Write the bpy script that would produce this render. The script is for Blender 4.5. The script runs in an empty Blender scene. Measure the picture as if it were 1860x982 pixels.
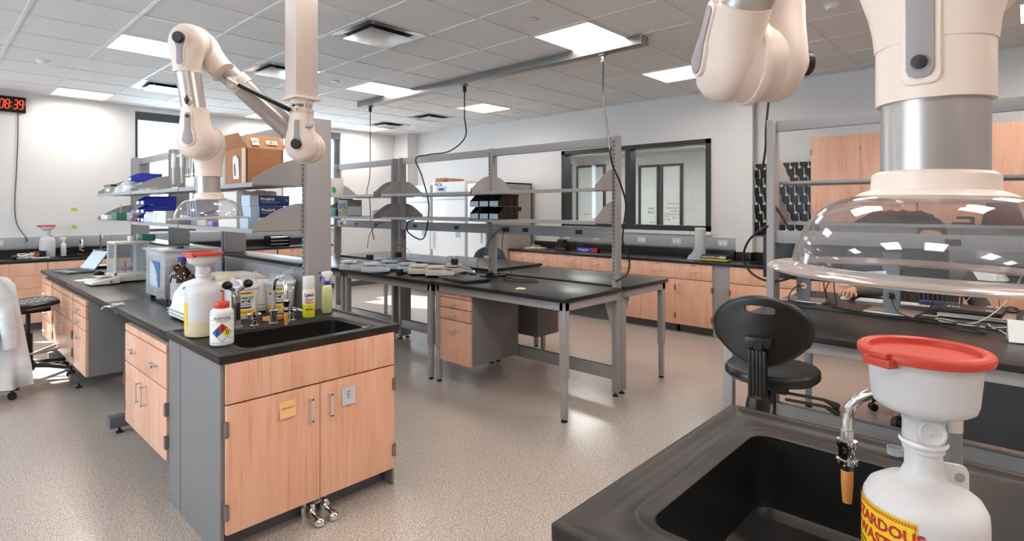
import bpy, bmesh, math, random
from mathutils import Vector, Matrix
random.seed(7)
PI = math.pi
SC = bpy.context.scene
COL = SC.collection
# ------------------------------------------------ camera
EYE = 1.504
YAW = math.radians(47.08)          # turn of the camera from the +Y axis towards +X
cam_data = bpy.data.cameras.new('camera')
cam = bpy.data.objects.new('camera', cam_data); COL.objects.link(cam)
cam.location = (0, 0, EYE); cam.rotation_euler = (PI/2, 0, -YAW)
cam_data.sensor_width = 36.0; cam_data.lens = 1008.8/1860*36
cam_data.shift_y = (377.3-491)/1860
cam_data.clip_start = 0.02; cam_data.clip_end = 200
SC.camera = cam
# ------------------------------------------------ world, sun, exposure
w = bpy.data.worlds.new('sky'); SC.world = w; w.use_nodes = True
bg = w.node_tree.nodes['Background']
bg.inputs['Color'].default_value = (0.74, 0.86, 1.0, 1); bg.inputs['Strength'].default_value = 9.0
SUN_DIR = Vector((0.26, -1.0, -0.79)).normalized()
sl = bpy.data.lights.new('sun', 'SUN'); sl.energy = 20.0; sl.angle = 0.012; sl.color = (1.0, 0.97, 0.92)
so = bpy.data.objects.new('sun', sl); COL.objects.link(so)
so.rotation_euler = SUN_DIR.to_track_quat('-Z', 'Y').to_euler(); so.location = (2, 14, 8)
PANEL = 11.3                        # watts of each ceiling light panel
SC.view_settings.view_transform = 'Standard'; SC.view_settings.look = 'None'
SC.view_settings.gamma = 1.0; SC.view_settings.use_curve_mapping = False
SC.view_settings.exposure = 0.33
# ------------------------------------------------ materials
def lin(h):
    h = h.lstrip('#'); r = []
    for i in (0, 2, 4):
        c = int(h[i:i+2], 16)/255
        r.append(c/12.92 if c <= 0.04045 else ((c+0.055)/1.055)**2.4)
    return (*r, 1)
MATS = {}
def mat(name, col='808080', rough=0.5, metal=0.0, **kw):
    if name in MATS: return MATS[name]
    m = bpy.data.materials.new(name); m.use_nodes = True
    b = m.node_tree.nodes['Principled BSDF']
    b.inputs['Base Color'].default_value = lin(col); b.inputs['Roughness'].default_value = rough
    b.inputs['Metallic'].default_value = metal
    for k, v in kw.items():
        if k == 'emit': b.inputs['Emission Color'].default_value = lin(v[0]); b.inputs['Emission Strength'].default_value = v[1]
        elif k == 'trans': b.inputs['Transmission Weight'].default_value = v
        elif k == 'ior': b.inputs['IOR'].default_value = v
        elif k == 'coat': b.inputs['Coat Weight'].default_value = v; b.inputs['Coat Roughness'].default_value = 0.12
        elif k == 'sub': b.inputs['Subsurface Weight'].default_value = v; b.inputs['Subsurface Radius'].default_value = (.02,.02,.02)
        elif k == 'spec': b.inputs['Specular IOR Level'].default_value = v
    MATS[name] = m
    return m
def nodes(m): return m.node_tree.nodes, m.node_tree.links, m.node_tree.nodes['Principled BSDF']
def noise_mat(name, c1, c2, scale, rough=.5, metal=0, detail=4, stretch=(1,1,1), bump=0, lo=.35, hi=.65, coat=0, roughvar=0, spec=.5):
    m = mat(name, c1, rough, metal)
    n, l, b = nodes(m)
    tc = n.new('ShaderNodeTexCoord'); mp = n.new('ShaderNodeMapping'); mp.inputs['Scale'].default_value = stretch
    no = n.new('ShaderNodeTexNoise'); no.inputs['Scale'].default_value = scale; no.inputs['Detail'].default_value = detail
    cr = n.new('ShaderNodeValToRGB'); cr.color_ramp.elements[0].position = lo; cr.color_ramp.elements[1].position = hi
    cr.color_ramp.elements[0].color = lin(c1); cr.color_ramp.elements[1].color = lin(c2)
    l.new(tc.outputs['Object'], mp.inputs['Vector']); l.new(mp.outputs['Vector'], no.inputs['Vector'])
    l.new(no.outputs['Fac'], cr.inputs['Fac']); l.new(cr.outputs['Color'], b.inputs['Base Color'])
    if bump:
        bp = n.new('ShaderNodeBump'); bp.inputs['Strength'].default_value = bump; bp.inputs['Distance'].default_value = .002
        l.new(no.outputs['Fac'], bp.inputs['Height']); l.new(bp.outputs['Normal'], b.inputs['Normal'])
    if roughvar:
        mr = n.new('ShaderNodeMapRange'); mr.inputs['To Min'].default_value = rough-roughvar; mr.inputs['To Max'].default_value = rough+roughvar
        l.new(no.outputs['Fac'], mr.inputs['Value']); l.new(mr.outputs['Result'], b.inputs['Roughness'])
    b.inputs['Coat Weight'].default_value = coat; b.inputs['Specular IOR Level'].default_value = spec
    return m
def clear_mat(name, tint, ior=1.5, rough=0.0, haze=0.0, hazecol='ffffff', boost=1.0):
    """thin clear sheet: see-through plus Fresnel reflection, optional milky part"""
    m = bpy.data.materials.new(name); m.use_nodes = True; MATS[name] = m
    n, l = m.node_tree.nodes, m.node_tree.links; n.remove(n['Principled BSDF'])
    out = n['Material Output']; tr = n.new('ShaderNodeBsdfTransparent'); tr.inputs['Color'].default_value = lin(tint)
    gl = n.new('ShaderNodeBsdfGlossy'); gl.inputs['Roughness'].default_value = rough; gl.inputs['Color'].default_value = (1,1,1,1)
    lw = n.new('ShaderNodeLayerWeight'); lw.inputs['Blend'].default_value = .5
    pw_ = n.new('ShaderNodeMath'); pw_.operation = 'POWER'; pw_.inputs[1].default_value = 4.0
    ma = n.new('ShaderNodeMath'); ma.operation = 'MULTIPLY_ADD'; ma.inputs[1].default_value = .75*boost; ma.inputs[2].default_value = .035*boost; ma.use_clamp = True
    l.new(lw.outputs['Facing'], pw_.inputs[0]); l.new(pw_.outputs[0], ma.inputs[0])
    mx = n.new('ShaderNodeMixShader'); l.new(tr.outputs[0], mx.inputs[1]); l.new(gl.outputs[0], mx.inputs[2]); l.new(ma.outputs[0], mx.inputs[0])
    last = mx
    if haze:
        df = n.new('ShaderNodeBsdfDiffuse'); df.inputs['Color'].default_value = lin(hazecol)
        m2 = n.new('ShaderNodeMixShader'); m2.inputs[0].default_value = haze
        l.new(mx.outputs[0], m2.inputs[1]); l.new(df.outputs[0], m2.inputs[2]); last = m2
    l.new(last.outputs[0], out.inputs['Surface'])
    return m

M_wall = noise_mat('wall_paint', 'd9d6d4', 'dddad8', 60, .42, bump=.12)
M_wall2 = noise_mat('far_room_paint', 'cfd0d0', 'd6d6d6', 30, .5)
M_tile = noise_mat('ceiling_tile', 'dcdbda', 'e8e7e6', 260, .9, detail=6, bump=.5)
M_grid = mat('ceiling_grid_white', 'dedcda', .5)
def floor_material():
    m = mat('speckled_floor', '9a8c82', .22); n, l, b = nodes(m)
    tc = n.new('ShaderNodeTexCoord')
    def speck(scale, lo, hi, a, c, prev):
        no = n.new('ShaderNodeTexNoise'); no.inputs['Scale'].default_value = scale; no.inputs['Detail'].default_value = 2
        l.new(tc.outputs['Object'], no.inputs['Vector'])
        r = n.new('ShaderNodeValToRGB'); r.color_ramp.elements[0].position = lo; r.color_ramp.elements[1].position = hi
        l.new(no.outputs['Fac'], r.inputs['Fac'])
        mx = n.new('ShaderNodeMix'); mx.data_type = 'RGBA'; l.new(r.outputs['Color'], mx.inputs[0])
        if prev is None: mx.inputs[6].default_value = lin(a)
        else: l.new(prev, mx.inputs[6])
        mx.inputs[7].default_value = lin(c)
        return mx.outputs[2]
    o = speck(150, .50, .58, '9a8d83', 'd2c6bc', None)
    o = speck(190, .57, .62, None, '4d433d', o)
    o = speck(230, .60, .65, None, 'f0e8e0', o)
    l.new(o, b.inputs['Base Color'])
    b.inputs['Roughness'].default_value = .30; b.inputs['Coat Weight'].default_value = .25; b.inputs['Coat Roughness'].default_value = .12
    no = n.new('ShaderNodeTexNoise'); no.inputs['Scale'].default_value = 90; l.new(tc.outputs['Object'], no.inputs['Vector'])
    bp = n.new('ShaderNodeBump'); bp.inputs['Strength'].default_value = .12; bp.inputs['Distance'].default_value = .002
    l.new(no.outputs['Fac'], bp.inputs['Height']); l.new(bp.outputs['Normal'], b.inputs['Normal'])
    return m
M_floor = floor_material()
def wood_material(name, c1, c2, c3):
    m = mat(name, c1, .38); n, l, b = nodes(m)
    tc = n.new('ShaderNodeTexCoord'); mp = n.new('ShaderNodeMapping'); mp.inputs['Scale'].default_value = (5, 5, .55)
    oi = n.new('ShaderNodeObjectInfo'); ad = n.new('ShaderNodeVectorMath'); ad.operation = 'ADD'
    sc_ = n.new('ShaderNodeMath'); sc_.operation = 'MULTIPLY'; sc_.inputs[1].default_value = 7.0
    l.new(oi.outputs['Random'], sc_.inputs[0]); l.new(tc.outputs['Object'], ad.inputs[0]); l.new(sc_.outputs[0], ad.inputs[1])
    l.new(ad.outputs[0], mp.inputs['Vector'])
    a = n.new('ShaderNodeTexNoise'); a.inputs['Scale'].default_value = 1.6; a.inputs['Detail'].default_value = 3; a.inputs['Distortion'].default_value = 1.2
    l.new(mp.outputs[0], a.inputs['Vector'])
    mp2 = n.new('ShaderNodeMapping'); mp2.inputs['Scale'].default_value = (60, 60, 2.2); l.new(ad.outputs[0], mp2.inputs['Vector'])
    g = n.new('ShaderNodeTexNoise'); g.inputs['Scale'].default_value = 1.3; g.inputs['Detail'].default_value = 5; g.inputs['Distortion'].default_value = .6
    l.new(mp2.outputs[0], g.inputs['Vector'])
    r1 = n.new('ShaderNodeValToRGB'); r1.color_ramp.elements[0].position = .35; r1.color_ramp.elements[1].position = .65
    r1.color_ramp.elements[0].color = lin(c1); r1.color_ramp.elements[1].color = lin(c2)
    l.new(a.outputs['Fac'], r1.inputs['Fac'])
    r2 = n.new('ShaderNodeValToRGB'); r2.color_ramp.elements[0].position = .54; r2.color_ramp.elements[1].position = .74
    l.new(g.outputs['Fac'], r2.inputs['Fac'])
    mu = n.new('ShaderNodeMath'); mu.operation = 'MULTIPLY'; mu.inputs[1].default_value = .55; l.new(r2.outputs['Color'], mu.inputs[0])
    mx = n.new('ShaderNodeMix'); mx.data_type = 'RGBA'; l.new(mu.outputs[0], mx.inputs[0]); l.new(r1.outputs[0], mx.inputs[6]); mx.inputs[7].default_value = lin(c3)
    l.new(mx.outputs[2], b.inputs['Base Color'])
    return m
M_wood = wood_material('maple_front', 'dfa88a', 'eab9a0', 'c38564')
M_epoxy = noise_mat('black_epoxy', '262524', '2e2c2b', 5, .32, detail=5, roughvar=.05, spec=.3)
M_epoxy_worn = noise_mat('worn_black_resin', '231f1d', '3b332f', 4, .42, detail=8, roughvar=.08, lo=.4, hi=.75, spec=.3)
M_basin = noise_mat('black_basin', '0f0e0d', '191817', 200, .35)
M_grey = mat('grey_powder_coat', '9b9898', .42)
M_grey2 = mat('grey_cabinet_side', '7d7b7b', .45)
M_dgrey = mat('dark_grey_kick', '5c5c60', .45)
M_race = mat('raceway_grey', 'a2a4a6', .4)
M_slot = mat('slot_black', '1a1a1c', .7)
M_black = mat('black_plastic', '151515', .42)
M_blackg = mat('glossy_black', '0d0d0d', .18)
M_cream = mat('cream_arm_plastic', 'e8d8cd', .36)
M_cream2 = mat('pale_cover', 'b5adad', .4)
M_insert = mat('grey_insert', '9a9294', .45)
M_alu = mat('brushed_aluminium', 'bab4b1', .33, .75)
M_steel = noise_mat('brushed_steel', 'b9bbbe', 'd3d5d8', 8, .32, .65, stretch=(1,1,8))
M_chrome = mat('chrome', 'e6e6e6', .08, 1.0)
M_handle = mat('satin_nickel', 'd4d2d0', .35, .35)
M_hinge = mat('hinge_steel', '8f8780', .4, .7)
M_white = mat('white_plastic', 'e6e6e4', .35)
M_whiteg = mat('white_enamel', 'e3e6ea', .3)
M_off = mat('off_white_plastic', 'd8d2ca', .4)
M_hdpe = mat('milky_plastic', 'd3d1d2', .38, sub=.15)
M_red = mat('red_plastic', 'c8402f', .42)
M_dred = mat('dark_red_plastic', 'b3202a', .42)
M_blue = mat('blue_bin', '2334a8', .4)
M_yellow = mat('yellow_label', 'f0c413', .5)
M_paper = mat('paper', 'ece8e2', .8)
M_ink = mat('ink', '1d1d1f', .7)
M_card = noise_mat('cardboard', 'a9744f', 'b57d56', 12, .8, stretch=(1,1,6))
M_cardin = mat('cardboard_inside', 'c49068', .85)
M_frameb = mat('black_frame', '2a2b2d', .4)
M_frameg = mat('charcoal_frame', '4c5056', .45)
M_rubber = mat('rubber_foot', '0f0f0f', .6)
M_glass = clear_mat('window_glass', 'f4f8f8', 1.45)
M_dome = clear_mat('clear_hood', 'f4f4f5', 1.5, 0.02, haze=.025, hazecol='e6e6ea')
M_rim = clear_mat('clear_hood_rim', 'e9e4e2', 1.5, 0.05, haze=.30, hazecol='e0d6d2')
M_thin = clear_mat('clear_plastic', 'e6eaec', 1.45, 0.05, haze=.18, hazecol='e8ecf0')
M_bag = clear_mat('clear_bag', 'e0e4ea', 1.6, 0.12, haze=.45, hazecol='dfe3ea', boost=1.6)
M_amber = mat('amber_glass', '2a1209', .06, coat=.6)
M_cable = mat('black_cable', '101010', .45)
M_cablew = mat('white_cable', 'd9d5d0', .45)
M_fabric = noise_mat('grey_knit', '5f5a58', '6f6a67', 120, .95, bump=.6)
M_coat = noise_mat('lab_coat', 'd9d9dc', 'ececec', 9, .9, bump=.2)
M_skin = mat('skin', 'c99a80', .5, sub=.1)
M_hair = mat('dark_hair', '2a1c15', .6)
M_whiteb = mat('whiteboard', 'dfe6e8', .25)
M_led = mat('red_led', '300000', .4, emit=('ff3a22', 3.0))
M_panel = mat('light_panel', 'ffffff', .5, emit=('fff4ea', 3.0))
M_silver = mat('silver_vent', 'c3c3c3', .22, .9)
# ------------------------------------------------ mesh builder
class MB:
    def __init__(s): s.v = []; s.f = []
    def add(s, vs, fs):
        o = len(s.v); s.v += [tuple(v) for v in vs]; s.f += [tuple(i+o for i in f) for f in fs]; return s
    def box(s, x0, x1, y0, y1, z0, z1):
        if x0 > x1: x0, x1 = x1, x0
        if y0 > y1: y0, y1 = y1, y0
        if z0 > z1: z0, z1 = z1, z0
        vs = [(x0,y0,z0),(x1,y0,z0),(x1,y1,z0),(x0,y1,z0),(x0,y0,z1),(x1,y0,z1),(x1,y1,z1),(x0,y1,z1)]
        return s.add(vs, [(3,2,1,0),(4,5,6,7),(0,1,5,4),(1,2,6,5),(2,3,7,6),(3,0,4,7)])
    def bc(s, cx, cy, cz, sx, sy, sz): return s.box(cx-sx/2, cx+sx/2, cy-sy/2, cy+sy/2, cz-sz/2, cz+sz/2)
    def ring(s, rings, closed=False, cap=True):
        n = len(rings[0]); vs = [p for r in rings for p in r]; fs = []
        m = len(rings); last = m if closed else m-1
        for i in range(last):
            a = i*n; b = ((i+1) % m)*n
            for j in range(n):
                k = (j+1) % n; fs.append((a+j, a+k, b+k, b+j))
        if cap and not closed:
            fs.append(tuple(range(n-1, -1, -1))); fs.append(tuple((m-1)*n+j for j in range(n)))
        return s.add(vs, fs)
    def cyl(s, p0, p1, r0, r1=None, n=16, cap=True):
        r1 = r0 if r1 is None else r1
        p0, p1 = Vector(p0), Vector(p1); d = (p1-p0).normalized()
        a = d.orthogonal().normalized(); b = d.cross(a)
        R = [[p + (a*math.cos(2*PI*i/n)+b*math.sin(2*PI*i/n))*r for i in range(n)] for p, r in ((p0, r0), (p1, r1))]
        return s.ring(R, cap=cap)
    def lathe(s, prof, c=(0,0,0), n=24, cap=True, sx=1, sy=1, axis=None):
        R = []
        for r, z in prof:
            R.append([Vector((r*sx*math.cos(2*PI*i/n), r*sy*math.sin(2*PI*i/n), z)) for i in range(n)])
        if axis is not None:
            q = Vector((0,0,1)).rotation_difference(Vector(axis)); R = [[q @ p for p in r] for r in R]
        R = [[p+Vector(c) for p in r] for r in R]
        return s.ring(R, cap=cap)
    def tube(s, pts, r, n=8, cap=True, closed=False):
        pts = [Vector(p) for p in pts]; m = len(pts); R = []
        rr = r if isinstance(r, (list, tuple)) else [r]*m
        t = (pts[1]-pts[0]).normalized(); a = t.orthogonal().normalized()
        for i in range(m):
            if closed: t2 = (pts[(i+1) % m]-pts[i-1]).normalized()
            elif i == 0: t2 = (pts[1]-pts[0]).normalized()
            elif i == m-1: t2 = (pts[-1]-pts[-2]).normalized()
            else: t2 = ((pts[i+1]-pts[i]).normalized()+(pts[i]-pts[i-1]).normalized()); t2 = t2.normalized() if t2.length > 1e-6 else t
            a = (a - t2*a.dot(t2)); a = a.normalized() if a.length > 1e-6 else t2.orthogonal().normalized()
            b = t2.cross(a); t = t2
            R.append([pts[i]+(a*math.cos(2*PI*j/n)+b*math.sin(2*PI*j/n))*rr[i] for j in range(n)])
        return s.ring(R, closed=closed, cap=cap)
    def prism(s, out, o, u, v, w):
        """outline (a,b) in plane o + a*u + b*v, extruded by vector w"""
        o, u, v, w = Vector(o), Vector(u), Vector(v), Vector(w); n = len(out)
        P = [o+u*a+v*b for a, b in out]; vs = P+[p+w for p in P]
        fs = [tuple(range(n)), tuple(range(2*n-1, n-1, -1))]
        for i in range(n): k = (i+1) % n; fs.append((k, i, i+n, k+n))
        return s.add(vs, fs)
    def sphere(s, c, r, n=16, m=10, sz=1.0):
        prof = [(max(r*math.sin(PI*i/m), 1e-4), -r*math.cos(PI*i/m)*sz) for i in range(m+1)]
        return s.lathe(prof, c, n)
    def map(s, fn): s.v = [tuple(fn(Vector(p))) for p in s.v]; return s
    def xf(s, M): s.v = [tuple(M @ Vector(p)) for p in s.v]; return s
    def join(s, o): return s.add(o.v, o.f)
    def build(s, name, m, parent=None, smooth=True, bevel=0.0, angle=38):
        me = bpy.data.meshes.new(name); me.from_pydata(s.v, [], s.f)
        bm = bmesh.new(); bm.from_mesh(me); bmesh.ops.recalc_face_normals(bm, faces=bm.faces)
        if bevel:
            es = [e for e in bm.edges if len(e.link_faces) == 2 and e.calc_face_angle(0) > math.radians(40)]
            bmesh.ops.bevel(bm, geom=es, offset=bevel, segments=2, profile=.6, affect='EDGES', clamp_overlap=True)
        if smooth:
            for f in bm.faces: f.smooth = True
            for e in bm.edges:
                if len(e.link_faces) == 2 and e.calc_face_angle(0) > math.radians(angle): e.smooth = False
        bm.to_mesh(me); bm.free()
        me.materials.append(m)
        o = bpy.data.objects.new(name, me); COL.objects.link(o)
        if parent is not None: o.parent = parent
        return o
def smooth_pts(P, k=6, closed=False):
    P = [Vector(p) for p in P]; out = []; n = len(P)
    rng = range(n) if closed else range(n-1)
    for i in rng:
        if closed: a, b, c, d = P[i-1], P[i], P[(i+1) % n], P[(i+2) % n]
        else: a = P[max(i-1,0)]; b = P[i]; c = P[i+1]; d = P[min(i+2, n-1)]
        for j in range(k):
            t = j/k
            out.append(.5*((2*b)+(-a+c)*t+(2*a-5*b+4*c-d)*t*t+(-a+3*b-3*c+d)*t**3))
    if not closed: out.append(P[-1])
    return out
def text_mb(body, size, bold=0.0, cx=True):
    cu = bpy.data.curves.new('lettering', 'FONT'); cu.body = body; cu.size = size; cu.resolution_u = 2; cu.offset = bold
    cu.align_x = 'CENTER' if cx else 'LEFT'; cu.align_y = 'CENTER'
    o = bpy.data.objects.new('lettering', cu); COL.objects.link(o)
    dg = bpy.context.evaluated_depsgraph_get(); dg.update()
    me = bpy.data.meshes.new_from_object(o.evaluated_get(dg))
    b = MB(); b.v = [tuple(v.co) for v in me.vertices]; b.f = [tuple(p.vertices) for p in me.polygons]
    bpy.data.objects.remove(o); bpy.data.curves.remove(cu); bpy.data.meshes.remove(me)
    return b
def on_plane(b, o, u, v):
    o, u, v = Vector(o), Vector(u), Vector(v)
    return b.map(lambda p: o+u*p.x+v*p.y)
def on_cyl(b, r, ang0, z0, c=(0,0), lift=.0012):
    """wrap flat artwork (x right, y up) round a vertical cylinder; ang0 = direction it faces"""
    def fn(p):
        a = ang0 + p.x/r
        return Vector((c[0]+(r+lift)*math.cos(a), c[1]+(r+lift)*math.sin(a), z0+p.y))
    return b.map(fn)
def patch(w, h, nx=8):
    b = MB(); 
    for i in range(nx):
        x0 = -w/2+w*i/nx; x1 = -w/2+w*(i+1)/nx
        b.add([(x0,-h/2,0),(x1,-h/2,0),(x1,h/2,0),(x0,h/2,0)], [(0,1,2,3)])
    return b
# ------------------------------------------------ scene bookkeeping
def tag(o, label, cat, group=None, kind=None):
    o['label'] = label; o['category'] = cat
    if group: o['group'] = group
    if kind: o['kind'] = kind
    return o
def thing(name, label, cat, loc=(0,0,0), rz=0.0, group=None):
    o = bpy.data.objects.new(name, None); COL.objects.link(o); o.empty_display_size = .1
    o.location = loc; o.rotation_euler = (0, 0, rz)
    return tag(o, label, cat, group)
def single(name, mb, m, label, cat, loc=(0,0,0), rz=0.0, group=None, bevel=0.0, **k):
    o = mb.build(name, m, None, bevel=bevel, **k); o.location = loc; o.rotation_euler = (0,0,rz)
    return tag(o, label, cat, group)
def struct(name, mb, m, parent=None, smooth=False, bevel=0):
    o = mb.build(name, m, parent, smooth=smooth, bevel=bevel)
    if parent is None: o['kind'] = 'structure'
    return o
def dup(root, loc, rz=None, label=None):
    r = root.copy(); COL.objects.link(r); r.location = loc
    if rz is not None: r.rotation_euler = (0,0,rz)
    if label: r['label'] = label
    for ch in list(root.children):
        c = ch.copy(); COL.objects.link(c); c.parent = r
        for g in list(ch.children):
            d = g.copy(); COL.objects.link(d); d.parent = c
    return r
# =================================================== THE ROOM
CEIL = 2.987; XR = 6.93; YL = 9.5; XF = -3.6; YB = -5.4
GX0, GP, GY0, GQ = 1.18, .61, 3.15, .616
struct('floor', MB().box(XF-.2, XR+4.6, YB-.2, YL+.2, -.12, 0), M_floor)
struct('ceiling', MB().box(XF-.2, XR+.2, YB-.2, YL+.2, CEIL, CEIL+.15), M_tile)
g = MB()
i = -8
while GX0+i*GP < XR:
    x = GX0+i*GP
    if x > XF: g.box(x-.012, x+.012, YB, YL, CEIL-.006, CEIL)
    i += 1
j = -15
while GY0+j*GQ < YL:
    y = GY0+j*GQ
    if y > YB: g.box(XF, XR, y-.012, y+.012, CEIL-.0055, CEIL)
    j += 1
g.box(XF, XR, YL-.022, YL, CEIL-.006, CEIL); g.box(XR-.022, XR, YB, YL, CEIL-.006, CEIL)
struct('trim_1', g, M_grid)
def wall_with_holes(axis, pos, th, a0, a1, z1, holes):
    """axis 'y': wall at y=pos running along x"""
    b = MB(); cuts = sorted(holes)
    cur = a0
    def bx(s, e, z0, zz):
        if axis == 'y': b.box(s, e, pos, pos+th, z0, zz)
        else: b.box(pos, pos+th, s, e, z0, zz)
    for (h0, h1, hz0, hz1) in cuts:
        bx(cur, h0, 0, z1); bx(h0, h1, 0, hz0); bx(h0, h1, hz1, z1); cur = h1
    bx(cur, a1, 0, z1)
    return b
WN = [(-0.22, 0.26, 1.15, 2.91), (2.18, 3.00, 1.15, 2.91), (4.35, 5.47, 1.15, 2.91)]
struct('wall_left', wall_with_holes('y', YL, .2, XF, XR+.2, CEIL, WN), M_wall)
struct('wall_right', wall_with_holes('x', XR, .15, YB, YL, CEIL, [(2.97, 5.36, 1.20, 2.39)]), M_wall)
FW_ADDED = [(2.2, 4.6, .75, 2.75), (4.9, 6.7, .75, 2.75)]  # unseen windows, added to bring more daylight in from the left
struct('wall_front', wall_with_holes('x', XF-.2, .2, YB, YL, CEIL, FW_ADDED), M_wall)
struct('wall_back', MB().box(XF, XR, YB-.2, YB, 0, CEIL), M_wall)
for k, (x0, x1, z0, z1) in enumerate(WN):
    r = bpy.data.objects.new('window_%d' % (k+1), None); COL.objects.link(r); r.location = (x0, YL, z0); r['kind'] = 'structure'
    W_, H_ = x1-x0, z1-z0; fw = .045
    b = MB().box(0, fw, .05, .14, 0, H_).box(W_-fw, W_, .05, .14, 0, H_).box(0, W_, .05, .14, 0, fw)
    b.box(0, W_, .02, .15, H_-.12, H_)
    if W_ > .9: b.box(W_*.93-.02, W_*.93+.02, .06, .13, 0, H_)
    b.build('window_frame', M_frameg, r)
    MB().box(fw, W_-fw, .09, .096, fw, H_-.12).build('pane', M_glass, r)
    MB().box(-.02, W_+.02, -.03, .05, -.03, 0).build('window_sill', M_grid, r)
for k, (y0, y1, z0, z1) in enumerate(FW_ADDED):  # frames and panes of the added out-of-view windows
    r = bpy.data.objects.new('window_%d' % (k+5), None); COL.objects.link(r); r.location = (XF, y0, z0); r['kind'] = 'structure'
    W_, H_ = y1-y0, z1-z0; fw = .045
    MB().box(-.14,-.05,0,fw,0,H_).box(-.14,-.05,W_-fw,W_,0,H_).box(-.14,-.05,0,W_,0,fw).box(-.14,-.05,0,W_,H_-fw,H_).box(-.13,-.06,W_/2-.02,W_/2+.02,0,H_).build('window_frame', M_frameg, r)
    MB().box(-.096,-.09,fw,W_-fw,fw,H_-fw).build('pane', M_glass, r)
    MB().box(-.05,.03,-.02,W_+.02,-.03,0).build('window_sill', M_grid, r)
# inner window between the labs
r = bpy.data.objects.new('window_4', None); COL.objects.link(r); r.location = (XR, 2.97, 1.20); r['kind'] = 'structure'
b = MB(); L_, H_ = 2.39, 1.19
b.box(-.03, .13, 0, .06, 0, H_).box(-.03, .13, L_-.06, L_, 0, H_).box(-.03, .13, 0, L_, 0, .07).box(-.03, .13, 0, L_, H_-.06, H_)
b.box(-.02, .12, 1.16, 1.25, 0, H_)
b.build('window_frame', M_frameb, r)
MB().box(.05, .056, .06, 1.16, .07, H_-.06).build('pane', M_glass, r)
MB().box(.05, .056, 1.25, L_-.06, .07, H_-.06).build('pane', M_glass, r)
MB().box(-.05, 0, -.02, L_+.02, -.045, 0).build('window_sill', M_wall, r)
# column on the right wall, corner pilaster
struct('trim_2', MB().box(XR-.10, XR, 2.42, 2.62, 0, CEIL), M_wall)
struct('trim_3', MB().box(XR-.25, XR, 9.05, YL, 0, CEIL), M_wall)
struct('baseboard_left', MB().box(2.5, XR-.25, YL-.012, YL, 0, .10), M_dgrey)
struct('baseboard_right', MB().box(XR-.012, XR, 6.0, 9.05, 0, .10), M_dgrey)
# ------------------------------------------------ far room seen through the inner window
X2 = XR+4.4
far_holes = [(3.3, 3.95, .0, 2.25), (4.05, 4.75, .0, 2.25)]
#
struct('wall_far_room_back', MB().box(X2, X2+.1, .0, 9.3, 0, 2.75), M_wall2)
struct('wall_far_room_right', MB().box(XR+.15, X2, .0, .1, 0, 2.75), M_wall2)
struct('wall_far_room_left', MB().box(XR+.15, X2, 9.2, 9.3, 0, 2.75), M_wall2)
struct('ceiling_far_room', MB().box(XR+.15, X2+.1, 0, 9.3, 2.75, 2.85), M_tile)
# ------------------------------------------------ ceiling fixtures
def tile_c(i, j): return (GX0+(i+.5)*GP, GY0+(j+.5)*GQ)
names = {(0,4):'bright square ceiling light panel left of the jointed extraction arm', (0,9):'square ceiling light panel nearest the red digital clock',
 (4,-1):'largest visible square ceiling light panel, above near end of hanging power track', (4,4):'square ceiling light panel at the far end of the power track',
 (7,4):'small square ceiling light panel between the track and right wall', (7,-1):'square ceiling light panel beside the cream extraction joint at right',
 (7,9):'square ceiling light panel nearest the far room corner', (4,9):'square ceiling light panel partly behind the slanted arm tube'}
proto = None
for i in (-4, 0, 4, 7):
    for j in (-11, -9, -6, -4, -1, 4, 9):
        if j in (-9, -4) and i == 7: continue  # these two rows are unseen panels added to brighten the near side
        c = tile_c(i, j)
        if c[0] > XR or c[0] < XF or c[1] < YB or c[1] > YL-.3: continue
        lab = names.get((i, j), 'square flat ceiling light panel out of frame over the near side, some rows added for brightness')
        if proto is None:
            r = thing('ceiling_light', lab, 'light', (c[0], c[1], CEIL), 0, 'square ceiling light panels')
            b = MB(); h = .294
            b.box(-h, h, -h, -h+.012, -.010, -.002).box(-h, h, h-.012, h, -.010, -.002).box(-h, -h+.012, -h, h, -.010, -.002).box(h-.012, h, -h, h, -.010, -.002)
            b.build('frame', M_grid, r)
            MB().box(-h+.012, h-.012, -h+.012, h-.012, -.008, -.003).build('diffuser', M_panel, r)
            al = bpy.data.lights.new('panel_light', 'AREA'); al.shape = 'SQUARE'; al.size = .57; al.energy = PANEL; al.color = (1.0, .93, .87); al.spread = math.radians(165)
            ao = bpy.data.objects.new('panel_light', al); COL.objects.link(ao); ao.parent = r; ao.location = (0, 0, -.012)
            proto = r
        else: r = dup(proto, (c[0], c[1], CEIL), 0, lab)
vl = {(2,1):'large silver square air diffuser left of the power track', (2,4):'silver square air diffuser just behind the ceiling column',
      (1,7):'silver square air diffuser behind the vertical arm tube', (7,8):'far square air diffuser closest to the room corner', (7,6):'far square air diffuser beside the hanging black cord'}
proto = None
for (i, j), lab in vl.items():
    c = tile_c(i, j)
    if proto is None:
        r = thing('ceiling_vent', lab, 'vent', (c[0], c[1], CEIL), 0, 'square ceiling air diffusers')
        h = .296
        MB().ring([[(-h,-h,-.008),(h,-h,-.008),(h,h,-.008),(-h,h,-.008)], [(-.21,-.21,-.0015),(.21,-.21,-.0015),(.21,.21,-.0015),(-.21,.21,-.0015)]], cap=False).build('frame', M_silver, r, smooth=False)
        MB().box(-.212, .212, -.212, .212, -.0022, -.0012).build('backing', M_slot, r)
        MB().box(-.215, .215, -.215, .215, -.038, -.034).build('plate', M_silver, r, bevel=.001)
        b = MB()
        for sx in (-1, 1):
            for sy in (-1, 1): b.cyl((sx*.15, sy*.15, -.036), (sx*.15, sy*.15, -.002), .008)
        b.build('hanger', M_silver, r)
        proto = r
    else: r = dup(proto, (c[0], c[1], CEIL), 0, lab)
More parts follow.
